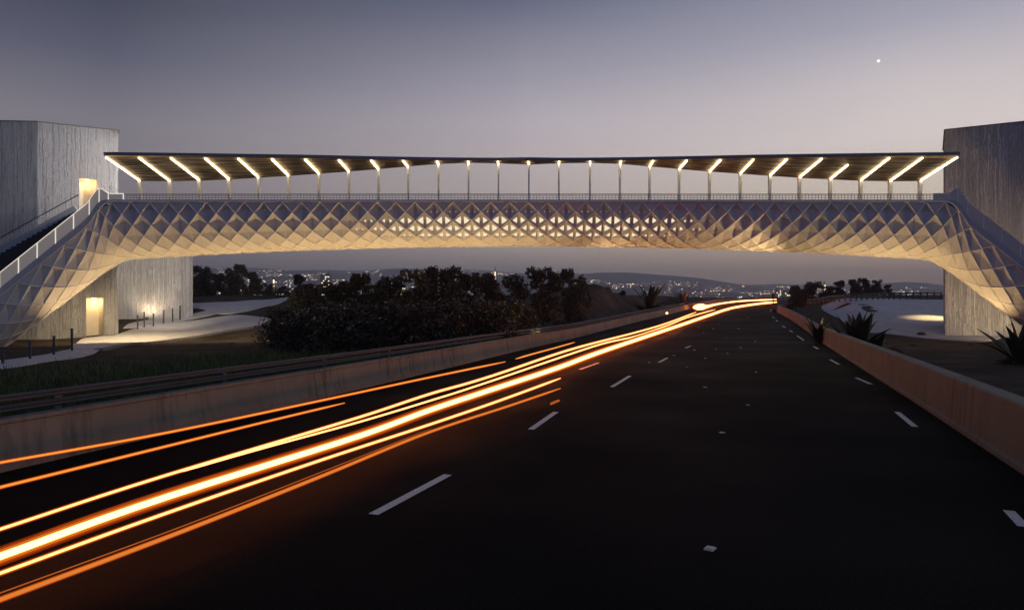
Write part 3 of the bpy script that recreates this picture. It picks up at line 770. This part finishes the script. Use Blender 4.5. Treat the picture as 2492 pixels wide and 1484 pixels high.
# ------------------------------------------------------------------ vegetation
def leaf_cloud(lobes, n, size, seed):
    r = np.random.default_rng(seed); L = np.array(lobes); w = L[:, 3] ** 2; idx = r.choice(len(L), n, p=w / w.sum())
    d = r.normal(size=(n, 3)); d /= np.linalg.norm(d, axis=1)[:, None]
    rad = r.uniform(.45, 1.0, n) ** .5 * (1 + r.normal(size=n) * .07)
    bump = 1 + .22 * np.sin(d[:, 0] * 5 + idx) * np.sin(d[:, 1] * 6 + 2 * idx) + .15 * np.sin(d[:, 2] * 9 + idx * 3)
    C = L[idx, :3] + d * (L[idx, 3] * rad * bump)[:, None] * np.array([1, 1, .92])
    keep = C[:, 2] > .02; C = C[keep]; n = len(C)
    a = r.normal(size=(n, 3)); a /= np.linalg.norm(a, axis=1)[:, None]; b_ = np.cross(a, r.normal(size=(n, 3))); b_ /= np.linalg.norm(b_, axis=1)[:, None]
    s = size * r.uniform(.6, 1.4, n)[:, None]
    V = np.stack([C - a * s, C + b_ * s * .45, C + a * s, C - b_ * s * .45], 1).reshape(-1, 3)
    return V, np.arange(4 * n).reshape(-1, 4)
def tree_proto(seed, h=4.6, spread=1.7, n=15000, size=.1, low=True):
    r = random.Random(seed); lobes = []
    for k in range(13):
        a = r.uniform(0, 6.28); q = r.uniform(.1, 1) * spread; z = r.uniform(.22 if low else .45, .86) * h
        lobes.append((math.cos(a) * q, math.sin(a) * q, z, r.uniform(.62, 1.05) * (1 - .35 * (z / h))))
    for k in range(5):
        a = r.uniform(0, 6.28); q = r.uniform(0, .75) * spread; lobes.append((math.cos(a) * q, math.sin(a) * q, h * r.uniform(.82, .94), r.uniform(.34, .55)))
    if low:
        for k in range(5):
            a = r.uniform(0, 6.28); lobes.append((math.cos(a) * spread * .9, math.sin(a) * spread * .9, r.uniform(.3, .7), r.uniform(.5, .8)))
    V, F = leaf_cloud(lobes, n, size, seed)
    t = MB(); t.tube([(0, 0, -.3), (.04, .02, h * .25), (-.03, .06, h * .5), (.02, .0, h * .8)], [.13, .1, .07, .02], 7)
    for l in lobes[:9]: t.tube([(0, .03, h * .28 + l[2] * .1), (l[0] * .5, l[1] * .5, (h * .3 + l[2]) / 2 + .15), (l[0], l[1], l[2])], [.05, .035, .012], 5)
    return V, F, t
protos = []
for sd in range(4):
    root = empty('tree'); V, F, t = tree_proto(40 + sd)
    np_mesh('crown', V, F, M['leaf'], root); t.build('trunk', M['bark'], root); protos.append(root)
for sd in range(2):
    root = empty('bush'); V, F, t = tree_proto(60 + sd, 2.0, 1.2, 8000, .075)
    np_mesh('crown', V, F, M['leaf'], root); t.build('stems', M['bark'], root); protos.append(root)
used = set()
def plant(kind, x, ytop, d, lab, sw=1.0, group=None):
    o = protos[kind]
    if kind in used: o = copy_tree(o)
    used.add(kind)
    X = (x - CX) / FPX * d; z = tz(X, d); zt_ = CAMH + (HZ - ytop) / FPX * d
    h = max(.6, zt_ - z); s = h / (4.55 if kind < 4 else 2.0)
    o.location = (X, d, z - .02); o.scale = (s * sw, s * sw, s); o.rotation_euler.z = random.uniform(0, 6.28)
    return tag(o, lab, 'tree' if kind < 4 else 'bush', group)
GC = 'dark trees massed behind the stained barrier'
for k, x, yt, d, lab, sw in [
    (0, 728, 700, 53.1, 'low dark tree at the left end of the middle clump by the forecourt tip', 1.25),
    (1, 778, 690, 51.8, 'rounded dark tree, second from the left end of the middle clump', 1.0),
    (2, 835, 683, 51.8, 'dark tree left of the ribbed lit high-rise in the clump', .95),
    (3, 888, 671, 50.5, 'dark tree with a pointed crown near the lit office block', .9),
    (0, 950, 676, 53.1, 'dark tree just left of the tallest middle crown', .95),
    (1, 1020, 655, 50.5, 'tall dark tree with the left shoulder of the middle peak', .95),
    (2, 1075, 649, 51.8, 'tallest dark tree in the middle of the clump', .95),
    (3, 1128, 672, 50.5, 'dark tree sloping down right of the tallest crown', .95),
    (0, 1188, 667, 50.5, 'dark tree beneath the slender lit tower', .85),
    (1, 1250, 671, 53.1, 'dark tree right of the slender lit tower', .8),
    (2, 1322, 649, 57.0, 'tall dark tree at the right peak of the clump', .75),
    (3, 1388, 659, 66.0, 'dark tree with ragged top near the right end of the clump', .7),
    (0, 1424, 688, 74.0, 'small dark tree at the right end of the clump above the mound', .55)]:
    plant(k, x, yt, d, lab, sw, GC)
GB = 'low bushes in front of the tree clump'
for k, x, yt, d, lab, sw in [
    (4, 700, 754, 40, 'low bush by the tip of the lit forecourt', 1.0), (5, 765, 752, 38, 'low bush second from the forecourt tip', 1.1), (4, 850, 748, 36, 'dense low bush below the ribbed high-rise', 1.2),
    (5, 935, 745, 36, 'dense low bush left of the leaf glints', 1.1), (4, 1010, 750, 35, 'low bush with warm glints behind the guardrail', 1.1), (5, 1090, 742, 37, 'low bush below the tallest tree', 1.1),
    (4, 1165, 738, 39, 'low bush below the slender tower', 1.1), (5, 1235, 735, 47.5, 'low bush at the foot of the mound', 1.0), (4, 1480, 703, 92, 'small bush on top of the soil mound', 1.4), (5, 1515, 716, 93, 'smallest bush on the right slope of the mound', 1.2)]:
    plant(k, x, yt, d, lab, sw, GB)
GL = 'trees behind the left paths'
for k, x, yt, d, lab, sw in [(1, 486, 648, 92, 'dark tree touching the annex wall edge', 1.12), (2, 525, 664, 96, 'dark tree second from the annex wall', 1.28), (3, 577, 646, 94, 'narrow tree with the highest tip behind the bluish path', 0.99), (0, 612, 662, 97, 'dark tree right of the narrow tipped tree', 1.04), (1, 655, 690, 93, 'low broad tree at the end of the bluish path', 1.44), (2, 731, 668, 90, 'round-topped tree alone between lit slender spire and clump', 1.20), (3, 690, 697, 88, 'low broad tree behind the clump near the spire', 1.60)]:
    plant(k, x, yt, d, lab, sw, GL)
GR_ = 'trees on the rise behind the pale apron'
for k, x, yt, d, lab, sw in [(3, 1938, 697, 108, 'small tree nearest the road bend', 1.28), (0, 1978, 687, 106, 'dark tree left of the far lit tower', 1.20), (1, 2012, 696, 104, 'low dark tree right under the far lit tower', 1.52), (2, 2042, 682, 105, 'dark tree right of the far lit tower', 1.28), (3, 2078, 681, 103, 'dark tree in the middle of the far rise', 1.28), (0, 2104, 677, 106, 'highest tree on the far rise', 1.12), (1, 2134, 681, 104, 'pointed tree second from the right on the far rise', 0.96), (2, 2162, 692, 105, 'last small tree at the right of the far rise', 0.96)]:
    plant(k, x, yt, d, lab, sw, GR_)
# agaves and yuccas
def blade_plant(n, length, width, up0, up1, seed, curl=.5):
    r = random.Random(seed); mb = MB()
    for j in range(n):
        a = j * 2.399 + r.uniform(-.2, .2); e = R(up0 + (up1 - up0) * (j / n) ** .8) + r.gauss(0, .1); curl_ = curl * r.uniform(.5, 2.2); L_ = length * r.uniform(.8, 1.1); w = width * r.uniform(.85, 1.1)
        out = Vector((math.cos(a), math.sin(a), 0)); side = Vector((-math.sin(a), math.cos(a), 0)); p = out * .06; el = e; m = 9
        rows = []
        for q in range(m + 1):
            t = q / m; ww = w * (min(1, .55 + 1.6 * t) if t < .3 else (1 - ((t - .3) / .7) ** 2.2) + .004)
            nn = Vector((-math.sin(el) * out.x, -math.sin(el) * out.y, math.cos(el)))
            rows.append((p - side * ww / 2 + nn * ww * .16, p - nn * ww * .04, p + side * ww / 2 + nn * ww * .16))
            p = p + (out * math.cos(el) + Vector((0, 0, math.sin(el)))) * L_ / m; el -= curl_ / m * (1.2 - math.sin(e)) * 1.6
        o = len(mb.v)
        for rw in rows: mb.v += [tuple(v) for v in rw]
        for q in range(m):
            for c in range(2): mb.f.append((o + q * 3 + c, o + q * 3 + c + 1, o + q * 3 + 4 + c, o + q * 3 + 3 + c))
    return mb
def bplant(name, x, d, length, width, n, up0, up1, seed, lab, cat, curl=.5, sink=.05):
    X = (x - CX) / FPX * d; root = empty(name, (X, d, tz(X, d) - sink)); tag(root, lab, cat)
    blade_plant(n, length, width, up0, up1, seed, curl).build('leaves', M['agave'], root, smooth=True)
    MB().lathe([(.16, -.1), (.2, .1), (.12, .3), (0.01, .4)], n=9).build('stem', M['bark'], root); return root
bplant('agave', 2088, 38, 2.4, .6, 19, 88, 46, 3, 'largest agave with broad upright leaves behind the brown-tinted barrier', 'agave', .25)
bplant('agave', 1992, 46, 1.9, .4, 11, 86, 45, 5, 'small slim agave beside the far stretch of the brown-tinted barrier', 'agave', .4)
bplant('agave', 2133, 37.5, 1.5, .42, 16, 75, 25, 6, 'low drooping agave to the right of the largest one', 'agave', 1.2)
bplant('agave', 2490, 28.0, 2.25, .5, 16, 88, 44, 8, 'dark agave leaning at the foot of the dark tower by the frame edge', 'agave', .5)
bplant('agave', 2455, 29.5, 1.1, .2, 16, 60, 10, 9, 'low sprawling agave beside the leaning one', 'agave', 1.0)
bplant('palm', 1580, 92, 4.6, .62, 34, 90, 20, 11, 'large dark palm with stiff fronds behind the stained barrier', 'palm', 1.3)
bplant('palm', 1661, 112, 4.0, .55, 28, 90, 18, 12, 'smaller dark palm nearer the road bend', 'palm', 1.4)
# grass on the left verge
n = 42000
gy = rng.uniform(9, 46, n); off = rng.gamma(1.6, 3.0, n) + .8; gx = XL(gy) - off
ok = (off < 16) & ~((gx < -9) & (gy > 33)); gx, gy = gx[ok], gy[ok]; n = len(gx); gz = terrain(gx, gy)
h = rng.uniform(.12, .42, n) * (1 + .8 * (rng.random(n) > .97)); ang = rng.uniform(0, 6.28, n); w = rng.uniform(.012, .03, n); lx, ly = rng.normal(0, .12, n), rng.normal(0, .12, n)
Vg = np.stack([np.stack([gx - np.cos(ang) * w, gy - np.sin(ang) * w, gz - .02], 1), np.stack([gx + np.cos(ang) * w, gy + np.sin(ang) * w, gz - .02], 1), np.stack([gx + lx, gy + ly, gz + h], 1)], 1).reshape(-1, 3)
tag(np_mesh('grass', Vg, np.arange(3 * n).reshape(-1, 3), M['grass']), 'dark unmown grass on the verge behind the guardrail', 'grass', kind='stuff')
# rock, marker post, plaza fence
X, Y = on_ground(2243, 816); bm = bmesh.new(); bmesh.ops.create_icosphere(bm, subdivisions=2, radius=.3)
for v in bm.verts: v.co *= 1 + .35 * noise.noise(v.co * 4); v.co.z *= .55
me = bpy.data.meshes.new('rock'); bm.to_mesh(me); bm.free(); me.materials.append(M['rock'])
o = bpy.data.objects.new('rock', me); COL.objects.link(o); o.location = (X, Y, tz(X, Y) + .1); tag(o, 'small dark rock lying on the pale apron edge', 'rock')
mp = empty('marker_post', (float(XR(100)) - .35, 100.5, float(zr(100.5)))); tag(mp, 'dark marker post standing at the far end of the brown-tinted barrier', 'post')
MB().tube([(0, 0, -.1), (0, 0, 2.6)], .09, 8).build('shaft', M['dsteel'], mp); MB().box((0, 0, 2.3), (.4, .1, .6)).build('panel', M['dsteel'], mp); MB().box((0, 0, .15), (.6, .5, .4)).build('base', M['dsteel'], mp)
fe = empty('fence', (48, 86, tz(48, 86))); tag(fe, 'low dark post-and-rail fence along the back of the pale apron', 'fence')
fpts = [on_ground(x, y) for x, y in ((1965, 744), (1995, 741), (2030, 736.5), (2070, 733), (2110, 731), (2150, 730), (2190, 729.5), (2240, 729), (2290, 729))]
fpts = catmull([(x, y, tz(x, y)) for x, y in fpts], 3); fr = MB()
fr.tube([Vector(p) + Vector((0, 0, .75)) - fe.location for p in fpts], .07, 6); fr.tube([Vector(p) + Vector((0, 0, .4)) - fe.location for p in fpts], .05, 6)
fr.build('rail', M['dsteel'], fe)
for p in fpts: MB().box(Vector(p) + Vector((0, 0, .4)) - fe.location, (.12, .12, .95)).build('post', M['dsteel'], fe)

# ------------------------------------------------------------------ city beyond
def building(x, ytop, d, wpx, lab, kind):
    X = (x - CX) / FPX * d; z0 = tz(X, d); zt_ = CAMH + (HZ - ytop) / FPX * d; w = wpx / FPX * d; h = zt_ - z0; dep = w
    root = empty('city_building', (X, d, z0)); tag(root, lab, 'building', 'lit buildings of the far city')
    mb = MB(); win = MB()
    if kind == 'ribbed':
        mb.box((0, 0, h * .47), (w, dep, h * .94))
        for q in range(6): mb.box(((q - 2.5) * w / 6, -dep / 2 - .4, h * .48), (w / 20, .8, h * (.98 - .04 * abs(q - 2.5))))
        mb.box((w * .15, 0, h * .97), (w * .3, dep * .3, h * .06)); mb.tube([(w * .15, 0, h), (w * .15, 0, h * 1.12)], w * .02, 5)
        for q in range(5):
            for r_ in range(14):
                if random.random() < .55: win.box(((q - 2) * w / 6, -dep / 2 - .15, h * (.06 + .062 * r_)), (w / 11, .3, h * .03))
    elif kind == 'slim':
        mb.box((0, 0, h * .35), (w, dep, h * .7)); mb.box((0, 0, h * .77), (w * .7, dep * .7, h * .14)); mb.lathe([(w * .3, 0), (w * .05, h * .16)], (0, 0, h * .84), 8)
        for r_ in range(20): win.box((random.uniform(-.05, .05) * w, -dep / 2 - .15, h * (.03 + .033 * r_)), (w * .62, .3, h * .022))
        win.box((0, -dep * .36, h * .77), (w * .5, .3, h * .11))
    else:
        mb.box((0, 0, h * .45), (w, dep, h * .9)); mb.box((-w * .2, 0, h * .95), (w * .4, dep * .5, h * .1))
        nw = max(3, int(wpx / 4))
        for q in range(nw):
            for r_ in range(6):
                if random.random() < .7: win.box(((q + .5) / nw * w - w / 2, -dep / 2 - .15, h * (.12 + .13 * r_)), (w / nw * .62, .3, h * .06))
    mb.build('wall', M['bldg'], root)
    for q in range(0, len(win.v), 8):
        w1 = MB(); w1.v = win.v[q:q + 8]; w1.f = win.f[:6]; w1.build('window', M['window'], root)
for a in [(1205, 645, 1500, 5, 'slender lit tower standing alone between tree crowns under the bridge', 'slim'), (795, 664, 1300, 24, 'ribbed high-rise with a mast above the left trees', 'ribbed'), (667, 668, 1250, 7, 'slim lit spire left of the round-topped tree', 'slim'), (933, 682, 1200, 34, 'broad lit office block above the clump', 'block'), (860, 694, 1150, 26, 'low lit block right of the ribbed high-rise', 'block'), (744, 700, 1100, 22, 'low lit block left of the ribbed high-rise', 'block'), (690, 700, 1150, 18, 'small lit block beside the slim spire', 'block'), (980, 690, 1250, 16, 'small lit block left of the tallest trees', 'block'), (2006, 684, 1500, 9, 'lit tower rising behind the far rise trees', 'slim'), (1893, 700, 1600, 12, 'small lit building at the road bend horizon', 'block'), (1915, 706, 1300, 16, 'low lit building right of the road bend', 'block')]:
    building(*a)
# the carpet of street and house lamps on the hills
n = 5200; P = []
lx = np.concatenate([rng.uniform(380, 1250, 3600), rng.uniform(1400, 2330, 2600), rng.normal(820, 170, 2200), rng.normal(1830, 120, 2400), rng.uniform(1600, 1960, 2000)])
ld = np.concatenate([rng.uniform(1500, 5000, 3600), rng.uniform(1300, 4200, 2600), rng.uniform(1000, 2000, 2200), rng.uniform(1000, 1900, 2400), rng.uniform(850, 1500, 2000)])
cl = np.sin(lx * .021 + ld * .0043) + np.sin(lx * .055 - ld * .0021) + rng.normal(0, .5, len(lx)); keep = cl > .1
lx, ld = lx[keep], ld[keep]; n = len(lx)
X = (lx - CX) / FPX * ld; Z = terrain(X, ld); s = rng.uniform(.0002, .00044, n) * ld * np.where(rng.random(n) > .9, 1.7, 1)
w = s * rng.uniform(.8, 2.6, n); hh = s * .55
Vc = []
for dx, dz, dy in ((-1, 0, 0), (1, 0, 0), (1, 1, 0), (-1, 1, 0), (-1, 0, 1), (1, 0, 1), (1, 1, 1), (-1, 1, 1)):
    Vc.append(np.stack([X + dx * w, ld + dy * w, Z + .2 + dz * 2 * hh], 1))
Vc = np.stack(Vc, 1).reshape(-1, 3); base = np.arange(n)[:, None] * 8
Fc = np.concatenate([base + np.array(f) for f in ((0, 1, 2, 3), (5, 4, 7, 6), (4, 0, 3, 7), (1, 5, 6, 2), (3, 2, 6, 7))])
m = bpy.data.materials.new('town_lamps'); m.use_nodes = True; m.node_tree.nodes.clear(); N = NT(m.node_tree)
geo = N.n('ShaderNodeNewGeometry'); rnd = geo.outputs['Random Per Island']
colr = N.ramp(rnd, [(0, (1, .5, .18, 1)), (.4, (1, .74, .42, 1)), (.8, (1, .88, .7, 1)), (1, (.85, .92, 1, 1))])
st = N.math('MULTIPLY', N.math('POWER', N.math('FRACT', N.math('MULTIPLY', rnd, 37.7)), 2.5), 6.5)
st = N.math('ADD', st, .35)
e = N.n('ShaderNodeEmission', i_Color=colr, i_Strength=st); N.link(e.outputs[0], N.n('ShaderNodeOutputMaterial').inputs[0]); m.cycles.emission_sampling = 'NONE'
tag(np_mesh('city_lights', Vc, Fc, m), 'carpet of tiny warm town lights over the far hills', 'lights', kind='stuff')

# ------------------------------------------------------------------ moon
mo = ray(2138, 149, 9000); me = bpy.data.meshes.new('moon'); bm = bmesh.new(); bmesh.ops.create_uvsphere(bm, u_segments=32, v_segments=16, radius=18); bm.to_mesh(me); bm.free()
m = bpy.data.materials.new('moon_phase_glow'); m.use_nodes = True; m.node_tree.nodes.clear(); N = NT(m.node_tree)
nrm = N.n('ShaderNodeNewGeometry').outputs['Normal']; dt = N.n('ShaderNodeVectorMath', operation='DOT_PRODUCT', i_0=nrm, i_1=(.84, -.28, -.46))
lit = N.mapr(dt.outputs['Value'], -.03, .05)  # sunlit side drawn as emission from a fixed direction, rest transparent
e = N.n('ShaderNodeEmission', i_Color=(1, .97, .86, 1)); N.link(N.math('MULTIPLY', lit, 1.7), e.inputs[1])
tr = N.n('ShaderNodeBsdfTransparent'); mx = N.n('ShaderNodeMixShader'); N.link(lit, mx.inputs[0]); N.link(tr.outputs[0], mx.inputs[1]); N.link(e.outputs[0], mx.inputs[2])
N.link(mx.outputs[0], N.n('ShaderNodeOutputMaterial').inputs[0]); m.cycles.emission_sampling = 'NONE'; me.materials.append(m)
me.polygons.foreach_set('use_smooth', [True] * len(me.polygons)); o = bpy.data.objects.new('moon', me); COL.objects.link(o); o.location = mo; tag(o, 'small bright gibbous moon in the pale sky', 'moon')

# ------------------------------------------------------------------ lamps of the place, and added uplights and spots
def lamp(kind, loc, target, energy, col, size=.3, spot=None, blend=.6, parent=None):
    L_ = bpy.data.lights.new('lamp', kind); L_.energy = energy; L_.color = col
    if kind == 'AREA': L_.shape = 'RECTANGLE'; L_.size = size; L_.size_y = size * .5
    else: L_.shadow_soft_size = size
    if spot: L_.spot_size = R(spot); L_.spot_blend = blend
    o = bpy.data.objects.new('lamp', L_); COL.objects.link(o); o.location = loc
    d = Vector(target) - Vector(loc); o.rotation_euler = d.to_track_quat('-Z', 'Y').to_euler()
    return o
WARM = (1, .64, .28)
fl_proto = None
def added_flood(X, Y, target, energy, lab):  # unseen fixtures added for the warm glow on the hull's underside
    global fl_proto
    z = tz(X, Y)
    if fl_proto is None:
        fl_proto = empty('added_uplight'); MB().lathe([(.2, -.2), (.2, .03), (.17, .03), (.16, -.06), (.0, -.06)], n=16).build('housing', M['dsteel'], fl_proto)
        MB().lathe([(.155, -.055), (.155, -.05)], n=16).build('lens', M['lamp'], fl_proto); o = fl_proto
    else: o = copy_tree(fl_proto)
    o.location = (X, Y, z + .02); o.rotation_euler.z = X
    lamp('SPOT', (X, Y, z + .12), target, energy, WARM, .2, 125, .7)
    tag(o, lab, 'uplight', 'added ground uplights under the bridge belly')
FE = 1200
for X, Y, tx, e_, lab in [(-26.3, 43.6, -27, .7, 'added ground uplight below the descending left stair'), (-22, 43.6, -22, .7, 'added ground uplight set in the lit forecourt edge'), (-17.5, 43.6, -17.5, .85, 'added ground uplight at the left edge of the tree clump'), (-13, 43.6, -13, 1, 'added ground uplight among the left clump trees'), (-8.5, 43.6, -8, 1, 'added ground uplight under the left part of the tallest trees'), (-4.2, 43.6, -4, 1, 'added ground uplight under the tallest trees'), (.4, 43.6, 2.0, 1.0, 'added ground uplight behind the guardrail nearest the highway'), (21.6, 43.6, 20, .8, 'added ground uplight behind the brown-tinted barrier'), (25, 43.6, 24, .8, 'added ground uplight in the bare soil before the pale apron'), (28.6, 43.6, 28.4, .6, 'added ground uplight before the dark tower')]:
    added_flood(X, Y, (tx, 44, 7), FE * e_ * .95, lab)
for X, Y, e_, lab in ((-5.9, 38.3, .09, 'added ground uplight making leaf glints in the low bushes'), (-1.2, 41.6, .07, 'added ground uplight behind the low bushes near the guardrail')): added_flood(X, Y, (X + .2, Y + 1.5, 3), FE * e_, lab)  # added to make warm glints on the leaves
for X, tx in ((.9, 10.4), (21.2, 11.2)): lamp('SPOT', (X, 44.6, tz(X, 44.6) + .3), (tx, 44.5, 6.5), 9000, WARM, .3, 52, 1.0)  # added mid-span spots, no fixture, warming the middle of the hull
# recess lamps in the two doorways, added spots with no fixture over forecourt, walls and apron
c1 = Bq.lerp(Cq, .60) + nin * .5; c2 = Bq.lerp(Cq, .68) + nin * .5
lamp('POINT', (c1.x, c1.y, 11.1), (c1.x, c1.y, 0), 24, WARM, .1); lamp('POINT', (c2.x, c2.y, 2.65), (c2.x, c2.y, 0), 36, WARM, .1)
lamp('SPOT', (-24.5, 45.2, 5.0), (-26.5, 47.0, .2), 2300, (1, .74, .42), .15, 120, .9)  # added source for the warm pool on the forecourt
lamp('SPOT', (-17.5, 45.4, 5.6), (-18.5, 49, .3), 1500, (1, .76, .46), .15, 110, .9)  # second added forecourt spot
p = Vector((-31.2, 59.7, 0)); p.z = tz(p.x, p.y) + .3
wl = empty('uplight', p - Vector((0, 0, .2))); tag(wl, 'small ground uplight at the foot of the curved annex wall', 'uplight')
MB().lathe([(.14, 0), (.14, .12), (.11, .14), (.11, .1)], n=12).build('housing', M['dsteel'], wl)
lamp('SPOT', p, (p.x - .2, p.y + 1.3, p.z + 2.4), 240, (1, .74, .45), .12, 140, .9)
lamp('SPOT', (-22.5, 46.2, 5.0), (-30.6, 60.8, 3.8), 6800, (1, .84, .66), .3, 58, .9)  # added spot to brighten the whole annex wall
lamp('SPOT', (-22, 47.4, 12.2), (-30.3, 49.3, 11.8), 2600, (1, .95, .93), .3, 75, .9)  # added spot to lighten the right face of the left tower
X, Y = on_ground(2268, 776); lamp('SPOT', (X + 1.6, Y - .3, tz(X, Y) + 4.2), (X + .3, Y, tz(X, Y)), 2000, (1, .74, .36), .12, 62, .9)  # added source for the light pool on the apron
X, Y = on_ground(2390, 905, zf=lambda d: d * 0)
lamp('SPOT', (31.5, 44.0, 1.0), (33.6, 49.2, 3.2), 1050, (1, .72, .42), .2, 100, .9)  # added spot warming the dark tower's lower wall

# ------------------------------------------------------------------ dusk sky, last sun glow
SUN_AZ = R(95)      # to the right of the view axis
world = bpy.data.worlds.new('World'); scene.world = world; world.use_nodes = True; nt = world.node_tree; nt.nodes.clear(); N = NT(nt)
tc = N.n('ShaderNodeTexCoord').outputs['Generated']; sp = N.n('ShaderNodeSeparateXYZ', i_0=tc)
x_, y_, z_ = sp.outputs
hl = N.math('SQRT', N.math('ADD', N.math('MULTIPLY', x_, x_), N.math('MULTIPLY', y_, y_)))
az = N.math('DIVIDE', x_, N.math('MAXIMUM', hl, .001))
def elev(stops): return N.ramp(N.mapr(z_, 0, .6), [(p_ / .6, srgb(*c)) for p_, c in stops])
left = elev([(0, (88, 86, 96)), (.06, (122, 114, 119)), (.09, (136, 127, 131)), (.157, (132, 124, 128)), (.225, (126, 122, 130)), (.30, (83, 85, 102)), (.36, (57, 61, 77)), (.6, (38, 44, 63))])
midc = elev([(0, (104, 99, 106)), (.05, (164, 151, 146)), (.09, (200, 184, 172)), (.15, (188, 175, 170)), (.2, (190, 179, 179)), (.25, (184, 175, 182)), (.305, (157, 153, 166)), (.40, (95, 100, 122)), (.6, (59, 68, 99))])
right = elev([(0, (114, 104, 104)), (.04, (206, 174, 146)), (.075, (230, 200, 168)), (.12, (232, 212, 186)), (.153, (226, 210, 192)), (.208, (226, 214, 210)), (.27, (208, 198, 199)), (.336, (165, 163, 177)), (.40, (136, 138, 157)), (.6, (84, 94, 124))])
f1 = N.mapr(az, -.5, .02); f2 = N.mapr(az, .0, .5)
sky = N.mix(f2, N.mix(f1, left, midc), right)
back = elev([(0, (74, 84, 112)), (.15, (80, 94, 130)), (.6, (58, 70, 106))])
sky = N.mix(N.mapr(y_, -.25, .35, 0, 1, True), back, sky)
ng = N.n('ShaderNodeTexNoise', i_Scale=2.2, i_Detail=4.0, i_Roughness=.5); mpn = N.n('ShaderNodeMapping', i_Vector=tc, i_Scale=(1.4, 1.4, 9)); N.link(mpn.outputs[0], ng.inputs['Vector'])
sky = N.mix(1.0, sky, N.ramp(ng.outputs['Fac'], [(.3, g(.98)), (.7, g(1.02))]), 'MULTIPLY')
st_ = N.n('ShaderNodeTexSky', sky_type='NISHITA'); st_.sun_disc = False; st_.sun_elevation = R(-2); st_.sun_rotation = SUN_AZ
sky = N.mix(.05, sky, st_.outputs[0])
bg = N.n('ShaderNodeBackground', i_Strength=1.24); N.link(sky, bg.inputs[0]); N.link(bg.outputs[0], N.n('ShaderNodeOutputWorld').inputs[0])
S_ = bpy.data.lights.new('sun', 'SUN'); S_.energy = .5; S_.angle = R(30); S_.color = (1, .84, .72); so = bpy.data.objects.new('sun', S_); COL.objects.link(so)
sd = Vector((math.sin(SUN_AZ), math.cos(SUN_AZ), math.tan(R(6)))); so.rotation_euler = (-sd).to_track_quat('-Z', 'Y').to_euler()

# ------------------------------------------------------------------ air
HAZE = True
if HAZE:
    hb = MB().box((0, 3200, 145), (18000, 6500, 370)); ho = hb.build('haze', None); tag(ho, 'thin dusk haze veiling the far hills', kind='stuff')
    m = bpy.data.materials.new('dusk_air'); m.use_nodes = True; m.node_tree.nodes.clear(); N = NT(m.node_tree)
    v = N.n('ShaderNodeVolumePrincipled', i_Density=.00028); v.inputs['Color'].default_value = (.95, .95, 1, 1); v.inputs['Anisotropy'].default_value = .2
    N.link(v.outputs[0], N.n('ShaderNodeOutputMaterial').inputs['Volume']); ho.data.materials.append(m)

# ------------------------------------------------------------------ camera, render settings
cd = bpy.data.cameras.new('camera'); co = bpy.data.objects.new('camera', cd); COL.objects.link(co); scene.camera = co
co.location = (0, 0, CAMH); co.rotation_euler = (R(90), 0, 0); cd.lens = 36 * FPX / 2492; cd.shift_y = 3 / 2492; cd.clip_start = .1; cd.clip_end = 30000
vs_ = scene.view_settings; vs_.view_transform = 'Standard'; vs_.look = 'None'; vs_.exposure = 0; vs_.gamma = 1; vs_.use_curve_mapping = False
cy = scene.cycles; cy.use_denoising = True; cy.max_bounces = 6; cy.volume_bounces = 0; cy.sample_clamp_indirect = 4; cy.transparent_max_bounces = 6
cy.volume_step_rate = 4
